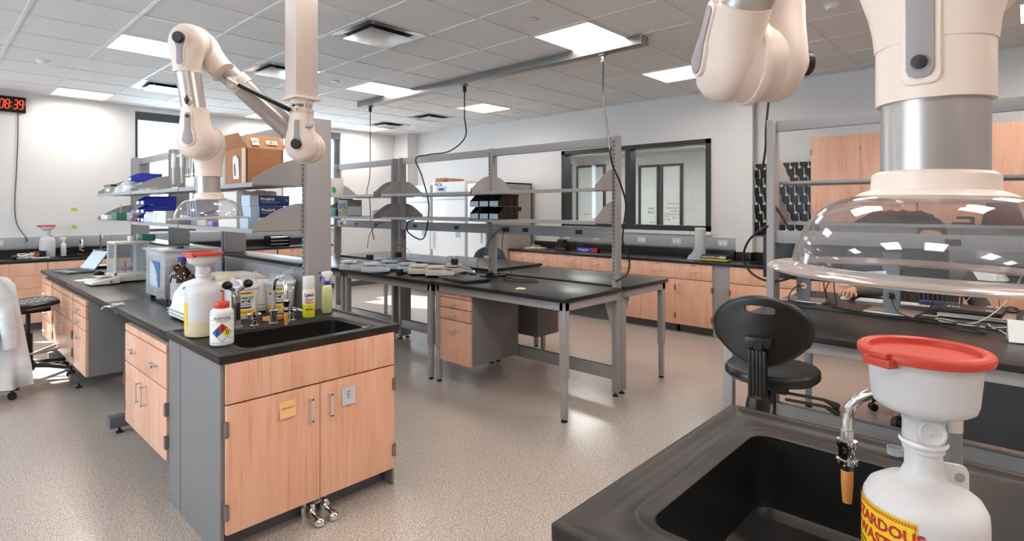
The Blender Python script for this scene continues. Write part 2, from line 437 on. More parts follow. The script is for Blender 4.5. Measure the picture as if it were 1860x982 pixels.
sp = [((3.30,2.85),'round white sprinkler cover beside the largest ceiling light panel'), ((3.35,5.94),'round white sprinkler cover right of the ceiling column'),
      ((6.37,5.83),'round white sprinkler cover near right wall beyond small light panel'), ((6.32,3.41),'round white sprinkler cover near right wall left of joint'),
      ((2.95,7.43),'round white sprinkler cover beside the slanted arm tube'), ((6.36,8.28),'round white sprinkler cover nearest the room corner'), ((6.32,1.04),'round white sprinkler cover near right wall between the two extraction parts')]
proto = None
for (x, y), lab in sp:
    if proto is None:
        proto = r = thing('sprinkler_cover', lab, 'sprinkler', (x, y, CEIL), 0, 'round sprinkler covers')
        MB().lathe([(.022,0),(.022,-.006)], n=20).build('cup', M_alu, r)
        MB().lathe([(.042,-.006),(.042,-.009),(.036,-.012)], n=24).build('cover_plate', M_grid, r)
    else: dup(proto, (x, y, CEIL), 0, lab)
for (x, y), lab in (((.88,7.27),'white smoke detector on ceiling above the clock wall side'), ((4.56,1.05),'white smoke detector on ceiling between the two extraction arm parts')):
    r = thing('smoke_detector', lab, 'detector', (x, y, CEIL), 0, 'smoke detectors')
    MB().lathe([(.055,0),(.055,-.012),(.05,-.016)], n=28).build('base', M_white, r)
    MB().lathe([(.045,-.016),(.04,-.034),(.028,-.038),(.010,-.038)], n=28).build('sensor_head', M_white, r)
# power track with three hanging cords
r = thing('power_track', 'long grey ceiling power track over the middle benches', 'track', (4.20, 2.42, CEIL))
M_track = mat('track_aluminium', '8e8c8b', .3, .7)
MB().box(0, .12, 0, 4.42, -.085, -.007).build('rail', M_track, r, bevel=.002)
MB().box(-.001, .121, -.012, 0, -.087, -.005).build('end_cap', M_grey, r); MB().box(-.001, .121, 4.42, 4.43, -.087, -.005).build('end_cap', M_grey, r)
def cord_drop(name, lab, top, pts, col, r_=.006, cap=M_black, plug=True):
    t = thing(name, lab, 'cord', top)
    MB().box(-.03, .03, -.03, .03, 0, .012).build('track_plate', M_grey, t)
    MB().lathe([(.016,0),(.022,-.008),(.022,-.055),(.012,-.07)], n=14).build('connector', cap, t)
    P = smooth_pts([Vector((0,0,-.06))]+[Vector(p)-Vector(top) for p in pts], 8)
    MB().tube(P, r_, 8).build('cable', col, t)
    return t
cord_drop('drop_cord', 'black cord hanging straight from far end of the power track', (4.26, 6.62, 2.888),
          [(4.26,6.62,2.5), (4.24,6.6,1.95), (4.0,6.3,1.70), (3.98,6.2,1.62), (3.97,6.15,1.30), (3.98,6.1,1.1)], M_cable)
cord_drop('drop_cord', 'black cord from middle of power track draped over the top rail', (4.26, 4.70, 2.888),
          [(4.26,4.70,2.55), (4.20,4.62,2.30), (4.02,4.68,2.13), (3.86,4.85,2.09), (3.74,4.92,2.04), (3.73,4.80,1.85), (3.76,4.72,1.55), (3.78,4.78,1.27), (3.86,4.98,1.15), (3.80,5.14,1.23), (3.78,5.12,1.34), (3.80,5.03,1.36)], M_cable, .0075)
cord_drop('drop_cord', 'long pale cord hanging from near end of track beside front post', (4.26, 2.83, 2.888),
          [(4.25,2.82,2.5), (4.0,2.62,2.2), (3.62,2.345,1.951), (3.645,2.335,1.829), (3.738,2.33,1.706), (3.827,2.33,1.534), (3.81,2.34,1.361), (3.80,2.34,1.231), (3.876,2.33,1.10), (3.85,2.33,.985), (3.73,2.36,.93)], M_cable, .0075, M_chrome)
# far room contents: framed white boards with notes, light panels
def board(name, lab, y0, y1, z0, z1, notes):
    r = thing(name, lab, 'whiteboard', (X2, y0, z0), 0)
    MB().box(-.02, 0, 0, y1-y0, 0, z1-z0).build('surface', M_whiteb, r)
    W_, H_ = y1-y0, z1-z0; f = .05
    MB().box(-.05, 0, -f, 0, -f, H_+f).box(-.05, 0, W_, W_+f, -f, H_+f).box(-.05, 0, 0, W_, H_, H_+f).build('frame', M_frameb, r)
    for (txt, s, a, z, col) in notes:
        on_plane(text_mb(txt, s), (-.022, a, z), (0,-1,0), (0,0,1)).build('writing', mat('marker_'+col, col, .7), r)
board('whiteboard', 'left tall whiteboard in next room with black notes', 6.08, 6.49, .55, 2.42, [('ooo\nRd-2', .09, .15, .9, '303036'), ('x--o\nny', .08, .12, .6, '303036')])
board('whiteboard', 'right tall whiteboard in next room with red list', 5.53, 5.94, .55, 2.42,
      [('Sunday Day', .07, .16, 1.05, 'b04a3a'), ('Reading time\nreview\nnext to do\nlist', .07, .14, .85, 'b04a3a'), ('[ ]\n~ o', .1, .32, .75, '303036')])
board('whiteboard', 'wide pale whiteboard in next room behind left window pane', 7.5, 8.25, .6, 2.5, [('note ~~ --', .09, .4, .75, 'b04a3a')])
MB_ = MB().box(X2-.06, X2, 8.45, 8.62, 0, 2.62); struct('trim_4', MB_, M_frameb)
r = thing('display_case', 'pale glazed cabinet low in next room behind window', 'cabinet', (X2-1.2, 4.9, 0))
MB().box(0, .5, 0, .8, 0, 1.12).build('body', M_off, r, bevel=.004)
MB().box(-.01, .51, -.01, .81, 1.12, 1.15).build('top', M_grey, r)
MB().box(-.004, 0, .05, .75, .1, 1.0).build('door', M_grey, r)
far = thing('far_room_light', 'pair of ceiling lights in the next room', 'light', (XR+2.2, 5.5, 2.75))
MB().box(-.6, .6, -2.4, -1.2, -.012, -.002).build('diffuser', M_panel, far); MB().box(-.6, .6, .6, 1.8, -.012, -.002).build('diffuser', M_panel, far)
for yy in (-1.8, 1.2):
    al = bpy.data.lights.new('panel_light', 'AREA'); al.shape = 'SQUARE'; al.size = 1.1; al.energy = 45; al.color = (1.0, .97, .94)
    ao = bpy.data.objects.new('panel_light', al); COL.objects.link(ao); ao.parent = far; ao.location = (0, yy, -.02)
MB().box(-.62, .62, -2.42, -1.18, -.008, 0).box(-.62, .62, .58, 1.82, -.008, 0).build('frame', M_grid, far)

# =================================================== CASEWORK
def pull(parent, x, z, y=-.02, horiz=True, L=.10):
    b = MB(); d = .032; t = .007
    if horiz:
        b.box(x-L/2, x+L/2, y-d, y-d+t, z-.006, z+.006); b.box(x-L/2, x-L/2+.009, y-d, y, z-.006, z+.006); b.box(x+L/2-.009, x+L/2, y-d, y, z-.006, z+.006)
    else:
        b.box(x-.006, x+.006, y-d, y-d+t, z-L/2, z+L/2); b.box(x-.006, x+.006, y-d, y, z-L/2, z-L/2+.009); b.box(x-.006, x+.006, y-d, y, z+L/2-.009, z+L/2)
    return b.build('handle', M_handle, parent, bevel=.0015)
def hinge(parent, x, z, s=1):
    b = MB().box(x-.007, x+.007, -.028, .012, z-.034, z+.034).box(x-.002-.012*s, x+.002+.0*s, -.030, -.018, z-.030, z+.030)
    b.cyl((x, -.024, z-.034), (x, -.024, z+.034), .006, n=8)
    return b.build('hinge', M_hinge, parent)
def casework(name, label, cat, loc, rz, w, d, z0, z1, fronts, group=None, kick=True, body=M_grey2, sink=False):
    r = thing(name, label, cat, loc, rz, group)
    (MB().box(0, w, 0, d, z0, z1) if not sink else MB().box(0, w, 0, d, z0, .60).box(0, .015, 0, d, .60, z1).box(w-.015, w, 0, d, .60, z1).box(.015, w-.015, 0, .015, .60, z1).box(.015, w-.015, d-.015, d, .60, z1)).build('body', body, r, bevel=0 if sink else .0015)
    if kick: MB().box(.0, w, .07, .085, 0, z0).box(0, .02, .07, d, 0, z0).box(w-.02, w, .07, d, 0, z0).box(0, w, .05, d, z0-.004, z0).build('toe_kick', M_dgrey, r)
    for f in fronts:
        kind, x0, x1, a, b_ = f[:5]; opt = f[5] if len(f) > 5 else ''
        p = MB().box(x0+.0015, x1-.0015, -.021, -.001, a+.0015, b_-.0015).build({'d':'door','r':'drawer','p':'front_panel'}[kind], M_wood, r, bevel=.0018)
        if kind == 'r':
            pull(p, (x0+x1)/2, (a+b_)/2 if b_-a < .26 else b_-.075)
            if 'c' in opt: MB().box((x0+x1)/2-.035, (x0+x1)/2+.035, -.0225, -.021, b_-.022, b_-.014).build('card_slot', M_hinge, p)
        if kind == 'd':
            if 'R' in opt: pull(p, x1-.05, b_-.11, horiz=False, L=.11)
            if 'L' in opt: pull(p, x0+.05, b_-.11, horiz=False, L=.11)
            if 'h' in opt:   # hinges on the left edge
                for zz in (a+.10, b_-.10): hinge(p, x0+.001, zz, -1)
            if 'H' in opt:
                for zz in (a+.10, b_-.10): hinge(p, x1-.001, zz, 1)
    return r
# ---- right wall run (fronts face -X): local x runs towards -Y
R90 = -PI/2
T = .87
segs = [5.90, 5.45, 4.98, 4.51, 4.06, 3.60, 3.14, 2.68]
def rw(y0, y1, label, group):
    w_ = y0-y1; h = w_/2
    fr = [('r', 0, h, .65, .835, 'c'), ('r', h, w_, .65, .835, 'c'), ('d', 0, h, .10, .645, 'hR'), ('d', h, w_, .10, .645, 'LH')]
    casework('base_cabinet', label, 'cabinet', (6.31, y0, 0), R90, w_, .60, .10, .84, fr, group)
rw(5.90, 4.98, 'far-left maple base cabinet of right wall run beside the tall beige cabinet', 'maple base cabinets along the right wall')
rw(4.98, 4.06, 'maple base cabinet on right wall under the blue wrap box', 'maple base cabinets along the right wall')
rw(4.06, 3.14+.46-.46, 'maple base cabinet on right wall behind the front bench post', 'maple base cabinets along the right wall')
casework('base_cabinet', 'maple single-door base cabinet under the upright plastic bag roll', 'cabinet', (6.31, 3.14, 0), R90, .46, .60, .10, .84,
         [('r', 0, .46, .65, .835, 'c'), ('d', 0, .46, .10, .645, 'LH')], 'maple base cabinets along the right wall')
single('filler_panel', MB().box(0, .20, 0, .58, 0, .84), M_grey, 'flat grey filler panel between two maple cabinets on right wall', 'panel', (6.31, 2.68, 0), R90, bevel=.001)
casework('base_cabinet', 'maple sink base cabinet on right wall below the pegboard', 'cabinet', (6.31, 2.48, 0), R90, .92, .60, .10, .84,
         [('p', 0, .92, .65, .835), ('d', 0, .46, .10, .645, 'hR'), ('d', .46, .92, .10, .645, 'LH')], sink=True)
for k, (y0, lab) in enumerate(((1.56, 'maple base cabinet on right wall behind the two monitors'), (.64, 'maple base cabinet on right wall behind the seated person'), (-.28, 'maple base cabinet on right wall behind the stacked laptops'), (-1.2, 'maple base cabinet on right wall beyond right picture edge'))):
    rw(y0, y0-.92, lab, 'maple base cabinets along the right wall, right part')
r = thing('countertop', 'long black countertop along the right wall with backsplash', 'countertop', (6.28, -2.3, T))
MB().box(0, .65, 3.78+.83+.02, 8.22, -.03, 0).box(0, .65, 0, 3.85, -.03, 0).box(0, .10, 3.85, 4.63, -.03, 0).box(.50, .65, 3.85, 4.63, -.03, 0).build('slab', M_epoxy, r, bevel=.002)
MB().box(.63, .65, 0, 4.71, 0, .10).box(.63, .65, 4.93, 8.22, 0, .10).box(.53, .55, 4.71, 4.93, 0, .10).box(.53, .65, 4.71, 4.73, 0, .10).box(.53, .65, 4.91, 4.93, 0, .10).build('backsplash', M_epoxy, r, bevel=.0015)
MB().box(.10, .50, 3.85, 4.63, -.25, -.24).box(.10, .11, 3.85, 4.63, -.24, -.02).box(.49, .50, 3.85, 4.63, -.24, -.02).box(.10, .50, 3.85, 3.86, -.24, -.02).box(.10, .50, 4.62, 4.63, -.24, -.02).build('basin', M_basin, r)
def raceway(label, loc, L, axis, outlets, sgn=-1, z=.985, h=.14):
    r = thing('wall_raceway', label, 'raceway', loc)
    if axis == 'y':
        MB().box(-.045, 0, 0, L, 0, h).build('channel', M_race, r, bevel=.002)
        for a in outlets:
            o = MB().box(-.049, -.044, a-.06, a+.06, h*.22, h*.78).build('outlet', M_handle, r, bevel=.001)
            b = MB()
            for da in (-.025, .025): b.box(-.051, -.0485, a+da-.015, a+da+.015, h*.36, h*.64)
            b.build('socket', M_white, o)
        b = MB(); k = .9
        while k < L: b.box(-.0462, -.044, k-.0015, k+.0015, 0, h); k += .92
        b.build('joint', M_dgrey, r)
    else:
        MB().box(0, L, -.045, 0, 0, h).build('channel', M_race, r, bevel=.002)
        for a in outlets:
            o = MB().box(a-.06, a+.06, -.049, -.044, h*.22, h*.78).build('outlet', M_handle, r, bevel=.001)
            b = MB()
            for da in (-.025, .025): b.box(a+da-.015, a+da+.015, -.051, -.0485, h*.36, h*.64)
            b.build('socket', M_white, o)
        b = MB(); k = .9
        while k < L: b.box(k-.0015, k+.0015, -.0462, -.044, 0, h); k += .92
        b.build('joint', M_dgrey, r)
    return r
raceway('long grey wall raceway with outlets under the inner window', (6.93, 2.64, .99), 2.75, 'y', (.16, .78, 1.30, 2.05, 2.6))
raceway('grey wall raceway with outlets below the maple wall cabinets', (6.93, -2.3, .99), 4.05, 'y', (.5, 1.6, 2.6, 3.5))
# tall wall cabinets
for k, (y0, n, lab) in enumerate(((1.72, 2, 'pair-door maple wall cabinet next to the black pegboard'), (.78, 2, 'maple wall cabinet behind the arm tube at right'), (-.16, 2, 'maple wall cabinet right of the foreground arm tube'), (-1.10, 2, 'maple wall cabinet past the right picture edge'))):
    r = thing('wall_cabinet', lab, 'cabinet', (6.60, y0, 1.36), R90, 'maple wall cabinets')
    MB().box(0, .93, 0, .33, 0, .90).build('body', M_grey2, r)
    for q in range(2):
        p = MB().box(.465*q+.001, .465*(q+1)-.001, -.02, 0, .001, .899).build('door', M_wood, r, bevel=.0015)
        x_ = .002 if q == 0 else .463
        for zz in (.12, .74):
            MB().box(x_-.006+.465*0, x_+.006, -.026, .004, zz-.035, zz+.035).build('hinge', M_hinge, p)
# pegboard with drying pegs
r = thing('drying_pegboard', 'black drying rack board with rows of white pegs on right wall', 'pegboard', (6.93, 2.44, 1.17), R90)
MB().box(0, .72, -.025, 0, 0, .86).build('board', mat('pegboard_black', '161617', .35), r, bevel=.003)
proto_peg = None
cnt = 0
for row in range(8):
    for c_ in range(7):
        x = .04+c_*.097+(.054 if row % 2 else 0); z = .80-row*.104
        if x > .70: continue
        b = MB().lathe([(.017, 0), (.019, .008), (.016, .018), (.006, .024)], c=(0,0,0), n=12, axis=(0,-1,.0))
        b.tube([(0,-.012,0), (0,-.03,.012), (0,-.065,.098)], .0050, 8)
        if proto_peg is None:
            proto_peg = b.build('peg', M_white, r); o = proto_peg
        else:
            o = proto_peg.copy(); COL.objects.link(o); o.parent = r
        o.location = (x, -.025, z)
# ---- clock wall run (fronts face -Y)
casework('base_cabinet', 'four-drawer maple base cabinet below the digital clock', 'cabinet', (.16, 8.90, 0), 0, .96, .58, .10, .84,
         [('r', 0, .96, .10+.0, .335), ('r', 0, .96, .335, .525, 'c'), ('r', 0, .96, .525, .68, 'c'), ('r', 0, .96, .68, .835, 'c')], 'clock wall base cabinets')
casework('base_cabinet', 'maple sink base cabinet under the clock wall sink', 'cabinet', (1.125, 8.90, 0), 0, .96, .58, .10, .84,
         [('p', 0, .96, .65, .835), ('d', 0, .48, .10, .645, 'hR'), ('d', .48, .96, .10, .645, 'LH')], 'clock wall base cabinets', sink=True)
for k, (x0, lab) in enumerate(((2.09, 'maple base cabinet under first window behind the left island'), (3.05, 'maple base cabinet at clock wall seen through the shelf uprights'), (4.0, 'maple base cabinet at right end of clock wall run by paper tray'))):
    ww = .93
    casework('base_cabinet', lab, 'cabinet', (x0, 8.90, 0), 0, ww, .58, .10, .84,
         [('r', 0, ww/2, .65, .835, 'c'), ('r', ww/2, ww, .65, .835, 'c'), ('d', 0, ww/2, .10, .645, 'hR'), ('d', ww/2, ww, .10, .645, 'LH')], 'clock wall base cabinets')
casework('base_cabinet', 'maple base cabinet left of the drawer cabinet at picture edge', 'cabinet', (-.80, 8.90, 0), 0, .95, .58, .10, .84,
         [('r', 0, .95, .65, .835, 'c'), ('d', 0, .475, .10, .645, 'hR'), ('d', .475, .95, .10, .645, 'LH')], 'clock wall base cabinets')
r = thing('countertop', 'black countertop with sink along the clock wall', 'countertop', (-.85, 8.87, T))
MB().box(0, 2.12, 0, .63, -.03, 0).box(2.12, 2.87, 0, .10, -.03, 0).box(2.12, 2.87, .46, .63, -.03, 0).box(2.87, 5.82, 0, .63, -.03, 0).build('slab', M_epoxy, r, bevel=.002)
MB().box(0, 5.82, .61, .63, 0, .10).build('backsplash', M_epoxy, r)
MB().box(2.12, 2.87, .10, .46, -.25, -.24).box(2.12, 2.13, .10, .46, -.24, -.02).box(2.86, 2.87, .10, .46, -.24, -.02).box(2.12, 2.87, .10, .11, -.24, -.02).box(2.12, 2.87, .45, .46, -.24, -.02).build('basin', M_basin, r)
raceway('grey wall raceway running above the clock wall counter', (-.85, 9.5, .985), 5.8, 'x', (1.55, 3.2, 4.4))
# ---- sinks' fittings
def star_knob(parent, x, y, z, top=None):
    b = MB().lathe([(.024,0),(.024,.006),(.013,.010),(.012,.030),(.017,.034),(.017,.042),(.009,.046),(.009,.056)], (x,y,z), 16)
    for k in range(4):
        a = k*PI/2+.4
        b.tube([(x,y,z+.060), (x+.018*math.cos(a), y+.018*math.sin(a), z+.062), (x+.038*math.cos(a), y+.038*math.sin(a), z+.058)], [.008,.007,.009], 8)
    b.lathe([(.013,.052),(.014,.068),(.006,.070)], (x,y,z), 12)
    o = b.build('tap_handle', M_chrome, parent)
    if top: MB().lathe([(.008,.070),(.008,.074)], (x,y,z), 12).build('index_button', top, o)
    return o
def lab_faucet(name, label, loc, rz, tip=True, knobs=(-.17, .17), H_=.26, reach=.17, group=None, buttons=True):
    """gooseneck at origin, spout towards local -y, taps either side"""
    r = thing(name, label, 'faucet', loc, rz, group)
    MB().lathe([(.027,0),(.027,.006),(.019,.010),(.019,.06),(.022,.064),(.022,.072),(.012,.078)], n=20).build('base', M_chrome, r)
    P = [(0,0,.07), (0,0,H_-reach/2)]
    for k in range(9):
        a = PI*k/8; P.append((0, -reach/2+reach/2*math.cos(a), H_-reach/2+reach/2*math.sin(a)))
    P.append((0, -reach, H_-reach/2-.02))
    MB().tube(P, .0105, 14).build('gooseneck', M_chrome, r)
    zt = H_-reach/2-.02
    MB().lathe([(.013,.0),(.013,-.018),(.019,-.020),(.019,-.034),(.016,-.038),(.016,-.058),(.020,-.060),(.020,-.068),(.014,-.072),(.010,-.085)], (0,-reach,zt), 18).build('aerator', M_chrome, r)
    if tip:
        MB().lathe([(.0095,-.080),(.0115,-.085),(.0110,-.115),(.0085,-.150)], (0,-reach,zt), 14).build('rubber_tip', mat('orange_rubber', 'cf8a43', .45, sub=.2), r)
    for k, x in enumerate(knobs): star_knob(r, x, .01, 0, (M_red if k == 0 else mat('green_button', '1f7a4a', .4)) if buttons else None)
    return r
lab_faucet('lab_faucet', 'chrome gooseneck faucet with two taps at the clock wall sink', (1.52, 9.37, T), 0, tip=False, H_=.22, reach=.14, buttons=False)
r = thing('lab_faucet', 'taller single chrome gooseneck right of the clock wall taps', 'faucet', (1.745, 9.37, T))
MB().lathe([(.026,0),(.026,.008),(.016,.012),(.016,.05)], n=16).build('base', M_chrome, r)
MB().tube([(0,0,.04),(0,0,.24),(0,-.02,.275),(0,-.05,.285),(0,-.08,.27),(0,-.09,.22)], .010, 12).build('gooseneck', M_chrome, r)
MB().tube([(0,0,.06),(.03,-.01,.06),(.07,-.02,.062)], .007, 8).build('tap_handle', M_chrome, r)
r = thing('lab_faucet', 'tall chrome water tap at right wall sink behind bench post', 'faucet', (6.84, 1.93, T), R90)
MB().lathe([(.027,0),(.027,.008),(.018,.012),(.018,.09)], n=16).build('base', M_chrome, r)
MB().tube([(0,0,.08),(0,0,.26),(0,-.03,.32),(0,-.08,.335),(0,-.13,.31),(0,-.15,.26)], .011, 12).build('gooseneck', M_chrome, r)
MB().lathe([(.017,0),(.019,-.03),(.013,-.07)], (0,-.15,.27), 14).build('aerator', M_chrome, r)
# =================================================== SHARED BENCH PARTS
def rrect(cx, cy, w_, h_, r, n=6):
    P = []
    for (sx, sy, a0) in ((1,1,0), (-1,1,PI/2), (-1,-1,PI), (1,-1,3*PI/2)):
        for k in range(n+1):
            a = a0+PI/2*k/n
            P.append((cx+sx*(w_/2-r)+r*math.cos(a), cy+sy*(h_/2-r)+r*math.sin(a)))
    return P
def sink_counter(name, label, loc, W_, D_, basin, z_=0):
    """slab with raised marine edge and rounded basin; local x 0..W_, y 0..D_, top at z=0"""
    r = thing(name, label, 'sink', loc)
    cx, cy, bw, bh = basin
    O = lambda rr, inset, z: [(x, y, z) for x, y in rrect(W_/2, D_/2, W_-2*inset, D_-2*inset, rr)]
    I = lambda rr, inset, z: [(x, y, z) for x, y in rrect(cx, cy, bw-2*inset, bh-2*inset, rr)]
    b = MB()
    b.ring([I(.05, -.001, -.032), O(.004, .004, -.032), O(.006, 0, -.028), O(.006, 0, .002), O(.005, .004, .005), O(.008, .024, .005), O(.010, .030, -.002), I(.075, -.042, -.002), I(.072, -.038, .0015), I(.068, -.030, .0015),
            I(.066, -.026, -.003), I(.055, -.006, -.003), I(.05, 0, -.008)], cap=False)
    b.build('rim', M_epoxy_worn, r, angle=50)
    MB().ring([I(.05, 0, -.008), I(.05, .002, -.16), I(.045, .012, -.20), I(.03, .05, -.212)], cap=False).add(*[[p for p in I(.03, .05, -.212)], [tuple(range(28))]]).build('basin', M_basin, r, angle=50)
    MB().lathe([(.045, 0), (.045, .003), (.03, .001), (.012, .004)], (cx, cy, -.212), 20).build('drain', M_chrome, r)
    return r
def leg_foot(b, x, y): b.lathe([(.008,.02),(.008,.012),(.022,.010),(.024,0)], (x, y, 0), 14)
def telescopic_leg(parent, x, y, top=.80, s=.05):
    b = MB().box(x-s/2, x+s/2, y-s/2, y+s/2, .30, top)
    o = b.build('leg', M_grey, parent, bevel=.002)
    MB().box(x-s/2+.006, x+s/2-.006, y-s/2+.006, y+s/2-.006, .02, .30).build('leg_extension', M_grey, o, bevel=.0015)
    f = MB(); leg_foot(f, x, y); f.build('foot', M_rubber, o)
    return o
def table(label, x0, x1, y0, y1, near=True, z=T, group=None, xl=None):
    """steel framed bench; legs on the aisle side, inner side carried by the shelf spine"""
    r = thing('lab_table', label, 'table', (x0, y0, 0), 0, group)
    W_, D_ = x1-x0, y1-y0
    MB().box(0, W_, .002, D_-.002, z-.03, z).build('tabletop', M_epoxy, r, bevel=.0025)
    lx = .05 if near else W_-.05
    b = MB()
    b.box(lx-.025, lx+.025, .04, D_-.04, z-.09, z-.03)
    for y in (.045, D_-.045):
        b.box(.03, W_-.02, y-.025, y+.025, z-.09, z-.03)
    b.build('apron', M_grey, r, bevel=.0015)
    for y in (.045, D_-.045): telescopic_leg(r, lx, y, z-.03)
    return r
def slots(b, x0, x1, y, z0, z1, axis='x', step=.032):
    """little dark slots on the front strip of a shelf upright (strip normal to -x)"""
    z = z0
    while z < z1-.02:
        b.box(x0-.0012, x0+.001, y-.004, y+.004, z, z+.018); z += step
def bracket_outline(d, h0, h1, n=8):
    """shelf end bracket: tall at the spine (a=0), short rounded nose at a=d"""
    P = [(0, 0), (d, 0), (d, h0*.75)]
    for k in range(n+1):
        t = k/n; P.append((d-.03-(d-.03)*t, h0+(h1-h0)*math.sin(t*PI/2)**1.0))
    return P
def spine(label, x, ys, pw, pt, top, shelves, zs, raceway_=None, group=None, foot=True, low=None, rail=True, skin=M_grey, chan=(-1, 1)):
    """free standing shelf frame. posts at every y in ys"""
    r = thing('shelf_frame', label, 'shelf frame', (x, ys[0], 0), 0, group)
    y00 = ys[0]
    for y in ys:
        yy = y-y00
        p = MB().box(-pw/2, pw/2, yy-pt/2, yy+pt/2, .03, top).build('post', skin, r, bevel=.002)
        for sx in chan:
            q = MB().box(sx*pw/2, sx*(pw/2+.012), yy-.014, yy+.014, T+.03, top-.01).build('slotted_channel', M_grey, p)
            b = MB(); z = T+.06
            while z < top-.05:
                b.box(sx*(pw/2+.0115), sx*(pw/2+.0128), yy-.008, yy-.003, z, z+.02); b.box(sx*(pw/2+.0115), sx*(pw/2+.0128), yy+.003, yy+.008, z, z+.02); z += .032
            b.build('slot', M_slot, p)
        if foot:
            f = MB(); leg_foot(f, -.02, yy); f.lathe([(.01,.04),(.01,.02)], (-.02,yy,0), 10); f.build('foot', M_rubber, p)
    L = ys[-1]-y00
    if rail: MB().box(-.02, .02, pt/2, L-pt/2, top-.075, top-.005).build('top_rail', skin, r, bevel=.002)
    if raceway_:
        z0, z1, outs = raceway_
        p = MB().box(-.03, .03, pt/2, L-pt/2, z0, z1).build('power_rail', skin, r, bevel=.002)
        for (yo) in outs:
            MB().box(-.032, -.0295, yo-.035, yo+.035, (z0+z1)/2-.018, (z0+z1)/2+.018).build('outlet', M_black, p)
    if low:
        z0, z1 = low
        MB().box(-.03, .03, pt/2, L-pt/2, z0, z1-.012).box(-.03, -.02, pt/2, L-pt/2, z1-.012, z1).box(.02, .03, pt/2, L-pt/2, z1-.012, z1).build('lower_beam', skin, r, bevel=.0015)
    for (side, d, ya, yb) in shelves:
        for z in zs:
            x_in = pw/2+.012
            p = MB().box(side*x_in, side*(x_in+d), ya-y00+.012, yb-y00-.012, z-.018, z).build('shelf', M_grey, r, bevel=.002)
            for yy in (ya-y00+.008, yb-y00-.011):
                o = bracket_outline(d, .055, .165)
                MB().prism(o, (side*x_in, yy, z-.012), (side,0,0), (0,0,1), (0,.003,0)).build('bracket', skin, p, smooth=False)
            # clips below the shelf nose
            MB().box(side*(x_in+d-.002), side*(x_in+d+.003), ya-y00+.01, yb-y00-.01, z-.024, z+.002).build('lip', M_grey, p)
    return r
# =================================================== LEFT ISLAND
sc = casework('sink_cabinet', 'maple two-door sink cabinet at the front end of left island', 'cabinet', (.905, 2.53, 0), 0, .86, .70, .10, .838,
     [('p', 0, .86, .66, .836), ('d', 0, .43, .10, .655, 'hR'), ('d', .43, .86, .10, .655, 'LH')], kick=False, body=M_grey2, sink=True)
MB().box(-.016, 0, 0, .70, 0, .838).build('side_panel', M_grey2, sc, bevel=.001)
MB().box(.86, .872, 0, .70, 0, .838).build('side_panel', M_grey2, sc, bevel=.001)
MB().box(-.002, .845, .08, .10, 0, .10).build('toe_kick', M_dgrey, sc)
MB().box(-.0175, -.016, .52, .522, .02, .83).build('seam', M_dgrey, sc)
sink_counter('sink_counter', 'black resin sink counter on end of left island', (.875, 2.505, T), .925, .735, (.455, .262, .62, .35))
# sticky notes
def note(label, loc, w_, h_, col, rot=0, txt=None, up=True, ink='33333a'):
    b = MB(); n = 5
    for k in range(n):
        z0 = -h_*k/n; z1 = -h_*(k+1)/n; c0 = .008*(k/n)**2; c1 = .008*((k+1)/n)**2
        b.add([(-w_/2, -c0-.0005, z0), (w_/2, -c0-.0005, z0), (w_/2, -c1-.0005, z1), (-w_/2, -c1-.0005, z1)], [(0,1,2,3)])
    o = b.build('sticky_note', mat('note_'+col, col, .8), None)
    o.location = loc; o.rotation_euler = (0, rot, 0)
    tag(o, label, 'note')
    if txt:
        t = on_plane(text_mb(txt, .015), (0, -.007, -h_*.42), (1,0,0), (0,.0,1)); t.build('writing', mat('pen_'+ink, ink, .8), o)
    return o
note('peach sticky note on left door of the sink cabinet', (1.170, 2.507, .615), .076, .076, 'f6c389', -.04, 'chemistry')
note('pale blue-grey sticky note on right door of the sink cabinet', (1.488, 2.507, .605), .076, .086, 'c3c6d2', .02, 'all r\nfine\nno')
# foot pedal valve under sink cabinet
r = thing('foot_pedal_valve', 'chrome double foot pedal valve under the left sink cabinet', 'valve', (1.335, 2.56, 0))
MB().box(-.06, .06, 0, .05, .05, .10).build('body', M_chrome, r, bevel=.006)
for x in (-.035, .035): MB().cyl((x, 0, .07), (x, -.05, .06), .016).cyl((x, -.04, .085), (x, -.04, .035), .012).build('valve_barrel', M_chrome, r)
for x in (-.035, .035):
    MB().tube([(x,-.04,.045), (x,-.07,.035), (x+.005,-.11,.025)], [.009,.012,.02], 10).lathe([(.026,.0),(.026,.02),(.014,.028)], (x+.005,-.10,.008), 14).build('pedal', M_chrome, r)
MB().cyl((-.05,.02,0), (-.05,.02,.06), .014).cyl((.05,.02,0), (.05,.02,.06), .014).build('bracket', M_chrome, r)
# benches of the left island, near side
def cbench(label, x0, x1, y0, y1, feet, z=T, near=True, group=None):
    r = thing('lab_bench', label, 'bench', (x0, y0, 0), 0, group)
    W_ = x1-x0; D_ = y1-y0
    MB().box(0, W_, .001, D_-.001, z-.03, z).build('tabletop', M_epoxy, r, bevel=.0025)
    b = MB().box(.04, .09, .02, D_-.02, z-.062, z-.031).box(W_-.12, W_-.05, .02, D_-.02, z-.075, z-.031)
    for f in feet: b.box(.04, W_-.05, f-.03, f+.03, z-.075, z-.031)
    b.build('apron', M_dgrey, r, bevel=.001)
    for f in feet:
        xa, xb = (.0, W_) if near else (0, W_)
        ll = MB().box(xa, xb, f-.04, f+.04, .045, .115).build('foot_beam', M_dgrey, r, bevel=.003)
        MB().box(W_-.12, W_-.05, f-.03, f+.03, .115, z-.07).build('leg', M_dgrey, r)
        q = MB(); leg_foot(q, .06, f); leg_foot(q, W_-.06, f); q.cyl((.06,f,.02), (.06,f,.05), .008).cyl((W_-.06,f,.02), (W_-.06,f,.05), .008); q.build('foot', M_rubber, ll)
    return r
cbench('black-topped left island bench section nearest the front sink', .875, 1.62, 3.245, 4.55, [1.22])
